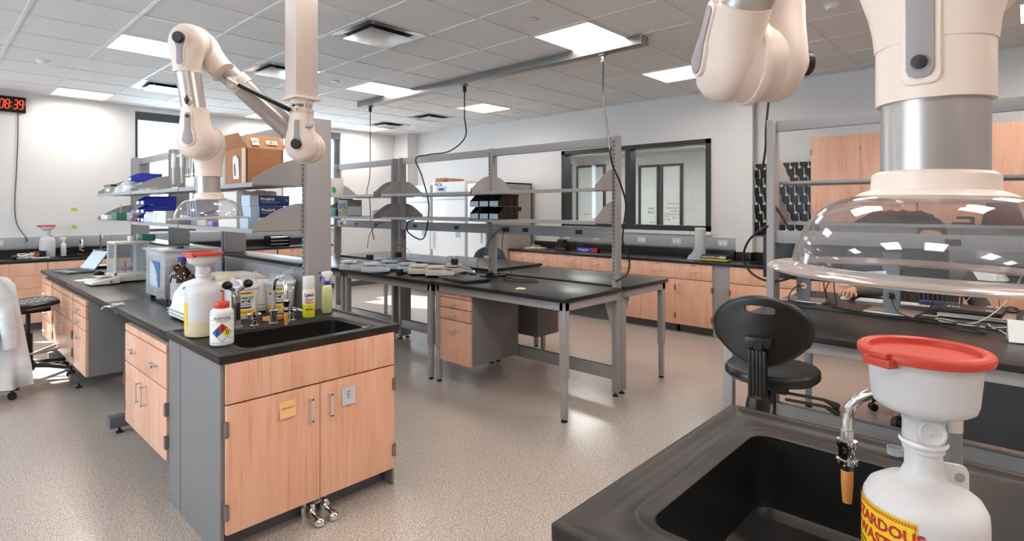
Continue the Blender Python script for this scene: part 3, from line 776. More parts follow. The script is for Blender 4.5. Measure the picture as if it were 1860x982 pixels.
cbench('black-topped left island bench section under the balances', .875, 1.62, 4.55, 5.97, [1.27])
cbench('black-topped left island bench section at the far end under the laptop', .875, 1.62, 5.97, 7.39, [.95])
casework('suspended_cabinet', 'hanging maple cabinet with two drawers and two doors beside the sink cabinet', 'cabinet', (.90, 4.06, 0), R90, .82, .50, .20, .80,
   [('p', 0, .82, .757, .80), ('r', 0, .41, .572, .753), ('r', .41, .82, .572, .753), ('d', 0, .41, .20, .568, 'hR'), ('d', .41, .82, .20, .568, 'LH')], kick=False)
casework('suspended_cabinet', 'hanging narrow maple three-drawer unit behind the kneehole', 'cabinet', (.90, 5.70, 0), R90, .48, .50, .22, .80,
   [('p', 0, .48, .757, .80), ('r', 0, .48, .665, .753), ('r', 0, .48, .57, .661), ('r', 0, .48, .22, .566)], kick=False)
casework('suspended_cabinet', 'hanging maple two-door cabinet beside the saddle seat stool', 'cabinet', (.90, 6.68, 0), R90, .95, .50, .22, .80,
   [('p', 0, .95, .757, .80), ('r', 0, .475, .572, .753), ('r', .475, .95, .572, .753), ('d', 0, .475, .22, .568, 'hR'), ('d', .475, .95, .22, .568, 'LH')], kick=False)
casework('suspended_cabinet', 'hanging maple drawer unit at the far end of left island', 'cabinet', (.90, 7.32, 0), R90, .58, .50, .22, .80,
   [('p', 0, .58, .757, .80), ('r', 0, .58, .572, .753), ('r', 0, .58, .40, .568), ('r', 0, .58, .22, .396)], kick=False)
single('twist_strap', MB().tube(smooth_pts([(-.05,-.03,0),(0,-.01,.004),(.04,.03,.012),(.02,.05,.004),(-.02,.02,.01),(.05,.0,.004)],5), .004, 6).tube([(-.03,.0,.004),(-.06,.03,-.002),(-.08,.0,-.01)], .004, 6), M_white,
       'white twisted cable tie at the edge of left island bench', 'cable tie', (.885, 4.30, T+.004))
# far side of the left island
cbench('black bench on the far side of the left island at far end', 1.85, 2.50, 5.3, 7.39, [1.0])
YS = [3.27, 4.60, 5.93, 7.26]
sp_l = spine('tall grey shelf frame along the middle of left island', 1.72, YS, .16, .06, 2.06,
      [(-1, .30, YS[0], YS[1]), (-1, .30, YS[1], YS[2]), (-1, .30, YS[2], YS[3])], (1.65, 1.38), foot=False, chan=(-1,))
b = MB().box(-.10, .10, .03, 3.98, 1.137, 1.16); b.build('reagent_ledge', M_epoxy, sp_l, bevel=.002)
MB().box(-.085, -.075, .03, 3.98, 1.115, 1.137).build('ledge_trim', M_alu, sp_l)
MB().box(-.08, -.07, .03, 3.98, .875, 1.115).build('back_panel', M_grey, sp_l, bevel=.001)
for yo in (.9, 1.55, 2.9): MB().box(-.084, -.0805, yo-.04, yo+.04, .93, .99).build('outlet', M_grey2, sp_l, bevel=.001)
# =================================================== MIDDLE BENCHES
G1 = 'steel framed tables of the middle bench row'
table('near middle table with drawer unit under it, closest to camera', 3.06, 3.80, 2.345, 3.80, True, .87, G1)
table('near-side middle table carrying the row of small scales', 3.05, 3.80, 3.81, 5.28, True, .862, G1)
table('near-side middle table at far left end by blue-capped bottles', 3.06, 3.80, 5.29, 6.78, True, .862, G1)
table('right-hand middle table at the near end, empty black top', 3.87, 4.57, 2.345, 3.80, False, .875, G1)
table('right-hand middle table with raised top behind first post', 3.87, 4.66, 3.88, 5.28, False, .90, G1)
table('right-hand middle table at the far end facing the fridges', 3.87, 4.64, 5.29, 6.78, False, .88, G1)
casework('suspended_cabinet', 'hanging maple three-drawer unit under the near middle table', 'cabinet', (3.12, 3.765, 0), R90, .42, .56, .195, .785,
   [('p', 0, .42, .742, .785), ('r', 0, .42, .655, .738), ('r', 0, .42, .555, .651), ('r', 0, .42, .195, .551)], kick=False)
casework('suspended_cabinet', 'hanging cabinet under right-hand middle table, grey side showing', 'cabinet', (4.24, 3.34, 0), PI/2, .42, .30, .30, .785,
   [('p', 0, .42, .742, .785), ('r', 0, .42, .555, .738), ('r', 0, .42, .30, .551)], kick=False)
sp_c = spine('open grey shelf frame above the middle benches', 3.835, [2.42, 3.82, 5.30], .07, .045, 2.08,
     [(-1, .24, 2.42, 3.82), (-1, .24, 3.82, 5.30), (1, .24, 3.82, 5.30)], (1.655, 1.40), (1.255, 1.345, (.35, .95, 1.9, 2.6)), low=(.13, .225))
for yy in (0, 1.40, 2.88):
    p = MB().box(.04, .11, yy-.022, yy+.022, .03, .83).build('short_post', M_grey, sp_c, bevel=.002)
    q = MB(); leg_foot(q, .075, yy); q.build('foot', M_rubber, p)
for yy in (0,):
    MB().prism([(0,0),(-.13,0),(0,-.30)], (-.035, yy+.012, .80), (1,0,0), (0,0,1), (0,.004,0)).build('gusset', M_grey, sp_c, smooth=False)
    MB().prism([(0,0),(.12,0),(0,-.30)], (.11, yy+.012, .80), (1,0,0), (0,0,1), (0,.004,0)).build('gusset', M_grey, sp_c, smooth=False)
MB().box(-.03, -.02, .03, 1.37, .60, .79).build('modesty_panel', M_grey2, sp_c)
sp_d = spine('open grey shelf frame at the far end of middle benches', 3.835, [5.44, 6.74], .07, .045, 2.08,
     [(-1, .24, 5.44, 6.74), (1, .24, 5.44, 6.74)], (1.655, 1.40), (1.255, 1.345, (.35, .8, 1.15)), low=(.13, .225))
for yy in (0, 1.30):
    p = MB().box(.04, .11, yy-.022, yy+.022, .03, .83).build('short_post', M_grey, sp_d, bevel=.002)
# =================================================== RIGHT BENCHES
G2 = 'steel framed tables of the right bench row'
table('near right bench table behind the black saddle-back chair', 3.04, 3.84, -.17, 1.265, True, .865, G2)
table('near right bench table past the white number card', 3.04, 3.84, -1.6, -.18, True, .865, G2)
table('far right bench table holding monitors and the resting hand', 3.93, 4.66, -.17, 1.265, False, .870, G2)
table('far right bench table past the right picture edge', 3.93, 4.66, -1.6, -.18, False, .870, G2)
sp_r = spine('open grey shelf frame above the right benches', 3.875, [-1.6, -.17, 1.24], .12, .045, 2.08,
     [(1, .24, -1.6, -.17), (1, .24, -.17, 1.24)], (1.68, 1.41), (1.275, 1.355, (.4, 1.9)), low=(.13, .225), chan=(1,))
casework('suspended_cabinet', 'grey-backed hanging cabinet under the far right bench table', 'cabinet', (4.53, -.63, 0), PI/2, .90, .56, .22, .80,
   [('p', 0, .90, .757, .80), ('r', 0, .45, .572, .753), ('r', .45, .90, .572, .753), ('d', 0, .45, .22, .568, 'hR'), ('d', .45, .90, .22, .568, 'LH')], kick=False, body=M_dgrey)
# =================================================== FOREGROUND SINK
sc = casework('sink_cabinet', 'maple cabinet under the foreground sink at lower right', 'cabinet', (1.765, .68, 0), PI, .86, .70, .10, .838,
     [('p', 0, .86, .66, .836), ('d', 0, .43, .10, .655, 'hR'), ('d', .43, .86, .10, .655, 'LH')], kick=False, body=M_grey2, sink=True)
MB().box(-.016, 0, 0, .70, 0, .838).build('side_panel', M_grey2, sc); MB().box(.86, .876, 0, .70, 0, .838).build('side_panel', M_grey2, sc)
sink_counter('sink_counter', 'large black resin sink counter in the right foreground', (.865, -.045, T), .925, .745, (.460, .435, .62, .36))
lab_faucet('lab_faucet', 'chrome gooseneck faucet with orange tip over the left sink', (1.34, 3.03, T), 0, knobs=(-.10, .105), H_=.26, reach=.15)
lab_faucet('lab_faucet', 'chrome gooseneck faucet with orange tip over the foreground sink', (1.315, .135, T), PI, knobs=(-.10, .10), H_=.265, reach=.14)
def gas_turret(label, loc, rz):
    r = thing('gas_turret', label, 'valve', loc, rz)
    MB().lathe([(.034,0),(.034,.012),(.024,.02),(.021,.15),(.021,.17)], n=20).build('column', M_grey2, r)
    MB().lathe([(.021,.17),(.023,.172),(.023,.20),(.012,.21)], n=16).cyl((0,0,.195), (.045,-.02,.225), .011).cyl((0,0,.195), (-.045,-.02,.225), .011).tube([(-.02,-.02,.19),(-.02,-.035,.15),(-.012,-.03,.12)], .006, 8).build('valve_body', M_chrome, r)
    for s in (-1, 1):
        MB().sphere((s*.052, -.023, .235), .026, 16, 10, .85).build('knob', M_blackg, r)
    MB().box(-.01, .01, -.034, -.028, .05, .14).build('hose_nozzle', M_black, r, bevel=.003)
    return r
gas_turret('black-knobbed double gas valve post beside the acetone bottle', (1.148, 3.046, T), 0)
gas_turret('chrome gas valve post hidden behind the foreground bottle neck', (1.47, .12, T), PI)
# =================================================== EXTRACTION ARMS
RT = .056            # tube radius
def basis(n, s):
    n = Vector(n).normalized(); s = Vector(s).normalized(); s = (s-n*s.dot(n)).normalized(); return n, s, n.cross(s)
def swivel_half(root, c, n, s, L, knob=None, dot=False, bl=.135):
    """one half of a swivel elbow: rounded cap along n, sleeve along s"""
    n, s, t = basis(n, s); c = Vector(c)
    b = MB().lathe([(.080,-.002),(.089,.0),(.090,.012),(.086,.018),(.086,.04),(.080,.07),(.066,.094),(.045,.108),(.02,.113),(.002,.114)], c, 36, axis=n)
    m = c+n*.056
    b.cyl(m-s*.02, m+s*L, .0615, .0615, 32)
    # fairing between cap and sleeve
    R = []
    for q, rt_, rn_ in ((-.088,.004,.004),(-.080,.036,.03),(-.062,.062,.046),(-.035,.081,.054),(0,.0885,.0575),(.03,.086,.059),(.055,.079,.060),(.08,.071,.061),(.105,.0655,.0617),(.13,.063,.062)):
        R.append([m+s*q+t*(rt_*math.cos(2*PI*i/32))+n*(rn_*math.sin(2*PI*i/32)) for i in range(32)])
    b.ring(R)
    b.lathe([(.0935,-.004),(.0945,0),(.0945,.008),(.0925,.011),(.088,.011)], c, 40, axis=n)
    o = b.build('swivel_elbow', M_cream, root, angle=50)
    def capsule(w0, w1, l, z0, z1):
        P = []
        for k in range(13):
            a = PI+PI*k/12; P.append((w0*math.cos(a), w0*math.sin(a)))
        P += [(w0*.9, w0*.4), (w0*.66+w1*.34, w0*.95), (w1*1.06, w0*1.6), (w1, l*.6), (w1, l-.010), (w1-.003, l-.003), (w1-.010, l), (-w1+.010, l), (-w1+.003, l-.003), (-w1, l-.010), (-w1, l*.6), (-w1*1.06, w0*1.6), (-w0*.66-w1*.34, w0*.95), (-w0*.9, w0*.4)]
        return MB().prism(P, c+n*z0, t, s, n*(z1-z0))
    capsule(.033, .020, bl, .06, .120).build('boss', M_cream, o, bevel=.004)
    capsule(.026, .014, bl-.008, .118, .123).build('insert', M_insert, o, bevel=.001)
    if knob:
        MB().lathe([(.025,.118),(.027,.122),(.027,.136),(.022,.141),(.002,.141)], c, 24, axis=n).build('knob', M_black, o)
        b = MB()
        for k in range(3): b.lathe([(.0025,.1405),(.0025,.1425)], c+(s*math.cos(k*2.1)+t*math.sin(k*2.1))*.012, 8, axis=n)
        b.build('knob_screw', M_slot, o)
    if dot: MB().lathe([(.008,.122),(.008,.128),(.001,.129)], c+s*(bl-.026), 14, axis=n).build('screw', M_black, o)
    return m, s
def hood(root, c, tilt=0.0):
    """clear dome hood below point c (centre of collar top), local coordinates"""
    c = Vector(c); q = Matrix.Translation(c) @ Matrix.Rotation(tilt, 4, 'Y')
    MB().lathe([(.052,.0),(.060,-.001),(.066,-.005),(.067,-.024),(.078,-.028),(.084,-.032),(.080,-.036),(.055,-.032)], n=40, cap=False).xf(q).build('hood_collar', M_cream, root, angle=50)
    b = MB()
    for k in range(-1, 2): b.box(-.0665-.0, .0, k*.008-.001, k*.008+.001, -.028, -.010)
    pr = [(.078,-.032)]
    for k in range(1, 13):
        a = k/12*PI/2*.93; pr.append((.075+.082*math.sin(a), -.032-.100*(1-math.cos(a))**1.0))
    inner = [(r_-.0022, z-.0005) for r_, z in reversed(pr)]
    MB().ring([[Vector((r_*math.cos(2*PI*i/64), r_*math.sin(2*PI*i/64), z)) for i in range(64)] for r_, z in pr+inner], closed=True).xf(q).build('hood_dome', M_dome, root, angle=60)
    z = pr[-1][1]; ro = pr[-1][0]
    rim = [(ro-.002, z), (ro+.004, z-.004), (ro+.012, z-.006), (ro+.026, z-.004), (ro+.031, z-.009), (ro+.026, z-.013), (ro+.010, z-.012), (ro-.004, z-.008)]
    MB().ring([[Vector((r_*math.cos(2*PI*i/64), r_*math.sin(2*PI*i/64), zz)) for i in range(64)] for r_, zz in rim], closed=True).xf(q).build('hood_rim', M_rim, root, angle=60)
def column(root, x, y, ztop, zbot, rot):
    """square ceiling column centred on local (x, y)"""
    R = Matrix.Translation((x, y, 0)) @ Matrix.Rotation(rot, 4, 'Z')
    MB().box(-.062, .062, -.062, .062, zbot, ztop).xf(R).build('ceiling_column', M_cream2c, root, bevel=.006)
    MB().box(-.074, .074, -.074, .074, zbot-.014, zbot).xf(R).build('column_plate', M_cream, root, bevel=.003)
    b = MB().cyl((x,y,zbot-.11), (x,y,zbot-.014), .055, n=28)
    b.build('collar', M_alu, root)
    MB().lathe([(.061,0),(.063,-.004),(.063,-.024),(.060,-.028)], (x,y,zbot-.058), 28).lathe([(.058,0),(.058,-.022)], (x,y,zbot-.014), 28).build('clamp_ring', M_cream, root)
    t = text_mb('MOVEX', .018, .0006)
    on_cyl(t, .055, -PI/2, zbot-.047, (x, y)).build('lettering', M_ink, root)
M_cream2c = mat('column_paint', 'd9cbc2', .4, .15)
def arm_root(label, x, y):
    return thing('extraction_arm', label, 'extraction arm', (x, y, CEIL), -YAW)
# ---- left arm
X0, Y0 = 1.40, 2.83
r0 = X0*math.cos(YAW)-Y0*math.sin(YAW); d0 = X0*math.sin(YAW)+Y0*math.cos(YAW)
def A(u, v, d): return Vector(((u-930)/1008.8*d-r0, d-d0, EYE-(v-377.3)/1008.8*d-CEIL))
ra = arm_root('jointed cream and aluminium extraction arm hanging over the left sink', X0, Y0)
zb = A(548, 178, 2.95).z
column(ra, 0, 0, 0, zb, YAW)
cf = A(545, 262, 2.90); cf = Vector((0.0, cf.y+.056, cf.z))   # lower joint centre plane
m, s = swivel_half(ra, (0, .056, cf.z), (0,-1,0), (0,0,1), .165, knob=True)
low_back = Vector((0, .056, cf.z))
el = A(352, 82, 2.76)                                         # upper elbow joint plane
diag = (el-low_back)
swivel_half(ra, low_back, (0,1,0), diag, .15)
dn = diag.normalized()
swivel_half(ra, el, (0,1,0), -diag, .17)
p0 = low_back+Vector((0,.056,0))+dn*.12; p1 = el+Vector((0,.056,0))-dn*.15
MB().cyl(p0, p1, RT, n=32).build('arm_tube', M_alu, ra)
# clamp and gas spring
pc = p1+(p0-p1)*.20
MB().cyl(pc-dn*.026, pc+dn*.026, RT+.006, n=28).build('clamp_ring', M_cream, ra)
b = MB().box(-.02, .02, -.03, 0, -.03, .03); b.map(lambda p: pc+Vector((0,-RT-.005,-.012))+p); b.build('spring_lug', M_cream, ra, bevel=.006)
g0 = pc+Vector((.0,-RT-.04,-.004)); g1 = Vector((-.035, -.062, zb-.075))
gd = (g1-g0)
MB().cyl(g0, g0+gd*.16, .006, n=10).cyl(g0-gd*.02, g0+gd*.04, .010, n=10).build('spring_rod', M_chrome, ra)
MB().cyl(g0+gd*.14, g1, .0115, n=14).build('gas_spring', M_blackg, ra)
MB().cyl((.05,-.04,zb-.014), (.05,-.04,zb-.16), .004, n=8).cyl((.04,-.045,zb-.155), (.075,-.045,zb-.155), .010, n=10).build('stop_rod', M_alu, ra)
MB().tube([(.0,-.06,zb-.075),(.0,-.075,zb-.065),(.012,-.085,zb-.06)], .008, 8).build('clamp_screw', M_cream, ra)
swivel_half(ra, el, (0,-1,0), (0,0,-1), .155, knob=True)
le = A(368, 256, 2.72)
le = Vector((el.x, el.y, le.z)); le.x = A(345, 256, 2.66).x
MB().cyl(el+Vector((0,-.056,-.12)), le+Vector((0,-.056,.12)), RT, n=32).build('arm_tube', M_alu, ra)
pk = le+Vector((0, -.056-RT, .185))
MB().lathe([(.020,0),(.020,.008),(.017,.010)], pk, 20, axis=(0,-1,0)).build('damper_boss', M_cream, ra)
MB().prism([(0,.022),(.006,.008),(.010,.0),(.006,-.008),(0,-.022),(-.006,-.008),(-.010,0),(-.006,.008)], pk+Vector((0,-.008,0)), (1,0,0), (0,0,1), (0,-.014,0)).build('damper_knob', M_black, ra, bevel=.002)
swivel_half(ra, le, (0,-1,0), (0,0,1), .155, dot=True)
hx = le+Vector((0,.056,0))
swivel_half(ra, le, (0,1,0), (0.03,0,-1), .17)
zc = A(383, 350, 2.80).z
MB().cyl(hx+Vector((0,0,-.15)), (hx.x+.004, hx.y, zc-.01), RT-.001, n=32).build('hood_tube', M_alu, ra)
hood(ra, (hx.x+.004, hx.y, zc), -.03)
# ---- right arm
c = Vector((.530, 1.24, 1.828)); n1 = Vector((-.99, -.06, 0)).normalized()
colp = c-n1*.056
X1 = colp.x*math.cos(YAW)+colp.y*math.sin(YAW); Y1 = -colp.x*math.sin(YAW)+colp.y*math.cos(YAW)
rb = arm_root('close-up cream extraction arm above the foreground sink', X1, Y1)
off = Vector((colp.x, colp.y, CEIL))
c = c-off
column(rb, 0, 0, 0, c.z+.30, YAW)
swivel_half(rb, c, -n1, (0,0,1), .165, knob=True)
e2 = Vector((.5314, .70, 1.80))                      # tube axis of the hood
n2 = Vector((-.75,-.66,0)).normalized()
ce = Vector((e2.x, e2.y, 1.835))-n2*.056-off         # hood elbow joint centre
topz = 2.50-CEIL
ct = Vector((ce.x, ce.y, topz))
a0 = c+n1*.056
dd = (ct-a0)
swivel_half(rb, c, n1, dd, .105, bl=.13)
MB().cyl(a0+dd.normalized()*.10, ct-dd.normalized()*.02, RT-.002, n=36).build('arm_tube', M_alu, rb)
swivel_half(rb, ct, n2, -dd, .12); swivel_half(rb, ct, -n2, (0,0,-1), .15, knob=True)
MB().cyl(ct-n2*.056+Vector((0,0,-.1)), ce-n2*.056+Vector((0,0,.1)), RT, n=36).build('arm_tube', M_alu, rb)
swivel_half(rb, ce, -n2, (0,0,1), .16)
swivel_half(rb, ce, n2, (0,0,-1), .200, dot=True, bl=.185)
hb = ce+n2*.056
zc = EYE-(312-377.3)/1008.8*.70-CEIL
MB().cyl(hb+Vector((0,0,-.10)), (hb.x, hb.y, zc-.01), RT, n=48).build('hood_tube', M_alu, rb)
hood(rb, (hb.x, hb.y, zc), .03)
# =================================================== BOTTLES AND SINK SIDE THINGS
def carboy(label, loc, face, liquid=None, lab_ang=None, text=None, s=1.0, drop=0.0, nk=.030, cup=0.0):
    """milky carboy with a wide red-lidded funnel; face = direction (radians) its ring lug points"""
    r = thing('waste_carboy', label, 'bottle', loc, 0)
    kz = 1-drop/.262
    R = .082
    prof = [(.070,0),(.080,.004),(R,.014),(R,.205),(.081,.222),(.074,.240),(.058,.255),(.042,.262),(.033,.268)]
    prof = [(a, z*kz) for a, z in prof]+[(nk,.285-drop),(nk,.305-cup)]
    cz = lambda z: z if z > .39 else z-cup*(.397-z)/.107 if z > .345 else z-cup
    MB().lathe([(a*s, z*s) for a, z in prof], n=48).build('body', M_hdpe, r, angle=60)
    if liquid: MB().lathe([(a*s+.0006, z*s) for a, z in ((.0805,.004),(R,.014),(R,liquid))], n=48, cap=False).build('liquid_level', mat('liquid_seen_through_bottle', 'd9c9a4', .35, sub=.1), r)
    # funnel
    P0 = [(nk+.003,.252),(nk+.003,.298),(nk+.007,.307),(nk+.018,.313),(.058,.318),(.067,.324),(.070,.334),(.0755,.395),(.077,.402),(.0765,.404),(.073,.396),(.066,.335),(.025,.318),(.02,.27)]
    MB().lathe(P0 if cup else [(a*s+(nk-.030 if a < .04 else 0), cz(z)*s) for a, z in ((.034,.290),(.034,.335),(.038,.345),(.050,.352),(.064,.358),(.069,.366),(.075,.395),(.077,.402),(.0765,.404),(.073,.396),(.066,.368),(.030,.350),(.028,.300))], n=48).build('funnel', M_hdpe, r, angle=50)
    MB().lathe([(a*s, z*s) for a, z in ((.036+nk-.03,.296-cup),(.038+nk-.03,.300-cup),(.036+nk-.03,.304-cup))], n=32, cap=False).build('funnel_collar', M_white, r)
    # lid: red disc with raised lip and hinge lugs
    lid = MB().lathe([(a*s, z*s) for a, z in ((.083,.398),(.088,.399),(.0895,.403),(.0895,.410),(.087,.413),(.083,.414),(.081,.413),(.077,.4145),(.073,.412),(.071,.404),(.001,.402))], n=56).build('lid', M_red, r, angle=40)
    c, sn = math.cos(face), math.sin(face)
    b = MB().box(.080*s, .100*s, -.022*s, .022*s, .392*s, .405*s).box(.084*s, .098*s, -.016*s, .016*s, .405*s, .414*s); b.map(lambda p: Vector((p.x*c-p.y*sn, p.x*sn+p.y*c, p.z)))
    b.build('hinge', M_red, lid, bevel=.002)
    f2 = face+2.75; c2, s2 = math.cos(f2), math.sin(f2)
    MB().box(.070*s, .098*s, -.012*s, .012*s, .396*s, .400*s).map(lambda p: Vector((p.x*c2-p.y*s2, p.x*s2+p.y*c2, p.z))).build('lid_tab', M_hdpe, r, bevel=.0015)
    # sight lug (flat ring) on neck and carrying ear on shoulder
    fa = face+PI*.30; c3, s3 = math.cos(fa), math.sin(fa); o3 = Vector((c3*(nk+.008)*s, s3*(nk+.008)*s, (.325-cup)*s))
    b = MB().lathe([(.017,0),(.019,.001),(.019,.005),(.016,.006),(.014,.004),(.004,.003),(.003,.007)], o3, 28, axis=(c3,s3,.1))
    b.build('neck_cap', M_hdpe, r)
    f4 = face+PI*.86; c4, s4 = math.cos(f4), math.sin(f4)
    ear = [(.026,.258),(.064,.250),(.064,.280),(.060,.288),(.052,.291),(.026,.294)]
    b = MB().prism([(a*s, z*s) for a, z in ear], (-.004*s*-s4, -.004*s*c4, -drop), (c4,s4,0), (0,0,1), (-s4*.008*s, c4*.008*s, 0)); b.build('ear', M_hdpe, r, bevel=.002)
    q_ = Vector((c4*.050, s4*.050, .272-drop)); MB().cyl(q_+Vector((s4,-c4,0))*.0046, q_+Vector((-s4,c4,0))*.0046, .0075, n=16).build('ear_hole', M_insert, r)
    if lab_ang is not None:
        L = on_cyl(patch(.125, .115, 16), R*s, lab_ang, .11*s)
        L = L.build('label', M_yellow, r)
        if text:
            on_cyl(text_mb('HAZARDOUS', .0238, .0008), R*s, lab_ang, .143*s, lift=.0018).build('lettering', mat('red_ink', 'b3242a', .6), L)
            on_cyl(text_mb('WASTE', .0238, .0008), R*s, lab_ang, .119*s, lift=.0018).build('lettering', mat('red_ink'), L)
            on_cyl(text_mb('FEDERAL LAW PROHIBITS\nIMPROPER DISPOSAL', .009, .0001), R*s, lab_ang, .097*s, lift=.0018).build('lettering', M_ink, L)
            b = MB()
            for k in range(30):
                x = -.058+k*.004
                b.add([(x,.050,0),(x+.004,.050,0),(x+.002,.053,0)], [(0,1,2)])
            for k in range(20): b.add([(-.060+.006*k,.0535,0),(-.054+.006*k,.0535,0),(-.054+.006*k,.0545,0),(-.060+.006*k,.0545,0)], [(0,1,2,3)])
            for sx in (-1,1): b.add([(sx*.0595,-.05,0),(sx*.0605,-.05,0),(sx*.0605,.0545,0),(sx*.0595,.0545,0)], [(0,1,2,3)])
            on_cyl(b, R*s, lab_ang, .11*s, lift=.0018).build('border', mat('red_ink'), L)
    return r
carboy('close-up milky waste bottle with red-lidded funnel in right foreground', (1.088, .122, T), math.radians(150), None, math.radians(138), True, drop=.06, nk=.025, cup=.035)
carboy('milky waste bottle with red-lidded funnel on left sink, pale yellow liquid inside', (.985, 3.03, T), math.radians(215), .075, math.radians(152))
carboy('milky waste bottle with flat dark red lid at clock wall sink', (1.16, 9.24, T), math.radians(190), None, s=1.0)
# acetone wash bottle
r = thing('wash_bottle', 'white acetone bottle with red cap and hazard diamond on left sink', 'bottle', (.972, 2.745, T))
MB().lathe([(.044,0),(.049,.004),(.0505,.012),(.0505,.145),(.048,.158),(.040,.167),(.027,.171),(.026,.175)], n=40).build('body', M_hdpe, r, angle=60)
MB().lathe([(.031,.172),(.0325,.175),(.0325,.195),(.030,.199),(.002,.199)], n=36).build('cap', M_red, r, angle=40)
MB().tube([(.004,0,.197),(.005,0,.240),(.004,0,.250)], [.0045,.004,.0045], 10).tube([(.004,0,.248),(-.002,-.006,.252),(-.006,-.012,.248)], .0045, 8).build('nozzle', M_red, r)
fa = math.radians(252)
L = on_cyl(patch(.115, .128, 20), .0505, fa, .074).build('label', mat('label_white', 'eceae6', .55), r)
def deco(b, m, z=.074, lift=.0018, name='print'): on_cyl(b, .0505, fa, z, lift=lift).build(name, m, L)
def quad(cx, cy, h, n=12):
    b = MB()
    for k in range(n):
        x0 = -h+2*h*k/n; x1 = -h+2*h*(k+1)/n; a0 = h-abs(x0)+1e-5; a1 = h-abs(x1)+1e-5
        b.add([(cx+x0,cy-a0,0),(cx+x1,cy-a1,0),(cx+x1,cy+a1,0),(cx+x0,cy+a0,0)], [(0,1,2,3)])
    return b
def strip(x0, x1, y0, y1, n=16):
    b = MB()
    for k in range(n): b.add([(x0+(x1-x0)*k/n,y0,0),(x0+(x1-x0)*(k+1)/n,y0,0),(x0+(x1-x0)*(k+1)/n,y1,0),(x0+(x1-x0)*k/n,y1,0)], [(0,1,2,3)])
    return b
h = .0205
deco(quad(0,-.010,2*h+.0020), M_ink, lift=.0016, name='diamond_outline')
g = .0006
deco(quad(0,h-.010,h-g), mat('nfpa_red','d8222c',.5), name='diamond_red'); deco(quad(-h,-.010,h-g), mat('nfpa_blue','1f5fb4',.5), name='diamond_blue')
deco(quad(h,-.010,h-g), mat('nfpa_yellow','f2e422',.5), name='diamond_yellow'); deco(quad(0,-h-.010,h-g), M_white, name='diamond_white')
for tx, x, y in (('3',0,h-.010), ('1',-h,-.010), ('0',h,-.010)):
    b = text_mb(tx, .031, .0005); b.v = [(p[0]+x, p[1]+y, 0) for p in b.v]; deco(b, M_ink, lift=.0024, name='lettering')
b = text_mb('ACETONE', .0155, .0005); b.v = [(p[0], p[1]+.055, 0) for p in b.v]; deco(b, M_ink, name='lettering')
b = text_mb('CH3COCH3', .0095, .0001); b.v = [(p[0], p[1]+.040, 0) for p in b.v]; deco(b, M_ink, name='lettering')
b = strip(-.056,.056,.0462,.0475).join(strip(-.056,.056,-.0575,-.0562)); deco(b, M_ink, name='rule')
b = quad(.034,-.040,.007).join(quad(.049,-.040,.007)); deco(b, M_ink, lift=.0016, name='pictogram_outline'); b = quad(.034,-.040,.0056).join(quad(.049,-.040,.0056)); deco(b, M_white, lift=.002, name='pictogram')
b = text_mb('flammable\nirritant', .005); b.v = [(p[0]-.040, p[1]+.026, 0) for p in b.v]; deco(b, M_ink, name='lettering')
# disinfectant can
r = thing('spray_can', 'yellow and white foam cleaner can with white cap', 'can', (1.565, 3.075, T))
MB().lathe([(.033,0),(.0345,.003),(.0345,.155),(.031,.165)], n=36).build('body', mat('can_yellow','dfe23a',.3), r, angle=50)
MB().lathe([(.0347,.075),(.0347,.155),(.0312,.165)], n=36, cap=False).build('upper_sleeve', mat('can_cream','ece6cf',.3), r)
MB().lathe([(.0335,.165),(.0335,.225),(.031,.236),(.002,.236)], n=36).build('cap', M_white, r, angle=40)
fa = math.radians(240)
def cdec(txt, sz, z, col, bold=.0005): on_cyl(text_mb(txt, sz, bold), .0347, fa+.15, z, lift=.0012).build('lettering', mat('print_'+col, col, .5), r)
on_cyl(patch(.052, .035, 8), .0347, fa+.1, .128, lift=.0004).build('logo_panel', mat('panel_cream','f1edde',.4), r)
cdec('Lysol', .026, .130, '2b3aa0', .0012); cdec('Foam', .022, .103, 'c9362c'); cdec('Cleaner', .0155, .087, 'c9362c')
on_cyl(patch(.045,.008,8), .0347, fa+.15, .048, lift=.0012).build('stripe', mat('print_c9362c'), r)
on_cyl(text_mb('kills germs', .006), .0347, fa+.15, .066, lift=.0012).build('lettering', M_ink, r)
# spray bottle
def spray(label, loc, rz, liq='cfd49a', trig=M_blue, head=M_white, group=None):
    r = thing('spray_bottle', label, 'bottle', loc, rz, group)
    MB().lathe([(.026,0),(.030,.004),(.030,.150),(.026,.162),(.014,.170)], n=28).build('body', mat('bottle_'+liq, liq, .25, sub=.1), r, angle=50)
    MB().lathe([(.016,.168),(.0165,.170),(.0165,.190),(.012,.194)], n=20).build('collar', trig, r)
    MB().prism([(-.03,.222),(-.035,.240),(-.03,.248),(.012,.252),(.03,.246),(.034,.232),(.022,.224),(.014,.205),(.010,.192),(-.010,.192),(-.012,.215)], (0,-.009,0), (1,0,0), (0,0,1), (0,.018,0)).build('spray_head', head, r, bevel=.003)
    MB().prism([(-.016,.238),(-.032,.236),(-.040,.215),(-.043,.188),(-.038,.186),(-.032,.208),(-.018,.222)], (0,-.006,0), (1,0,0), (0,0,1), (0,.012,0)).cyl((-.03,0,.24), (-.048,0,.243), .007, n=10).build('trigger', trig, r, bevel=.002)
    return r
spray('blue-triggered spray bottle with pale yellow liquid on left sink', (1.70, 3.11, T), -.6)
spray('white spray bottle standing beside the clock wall sink', (1.33, 9.28, T), 0, 'e4e6e6', M_white)
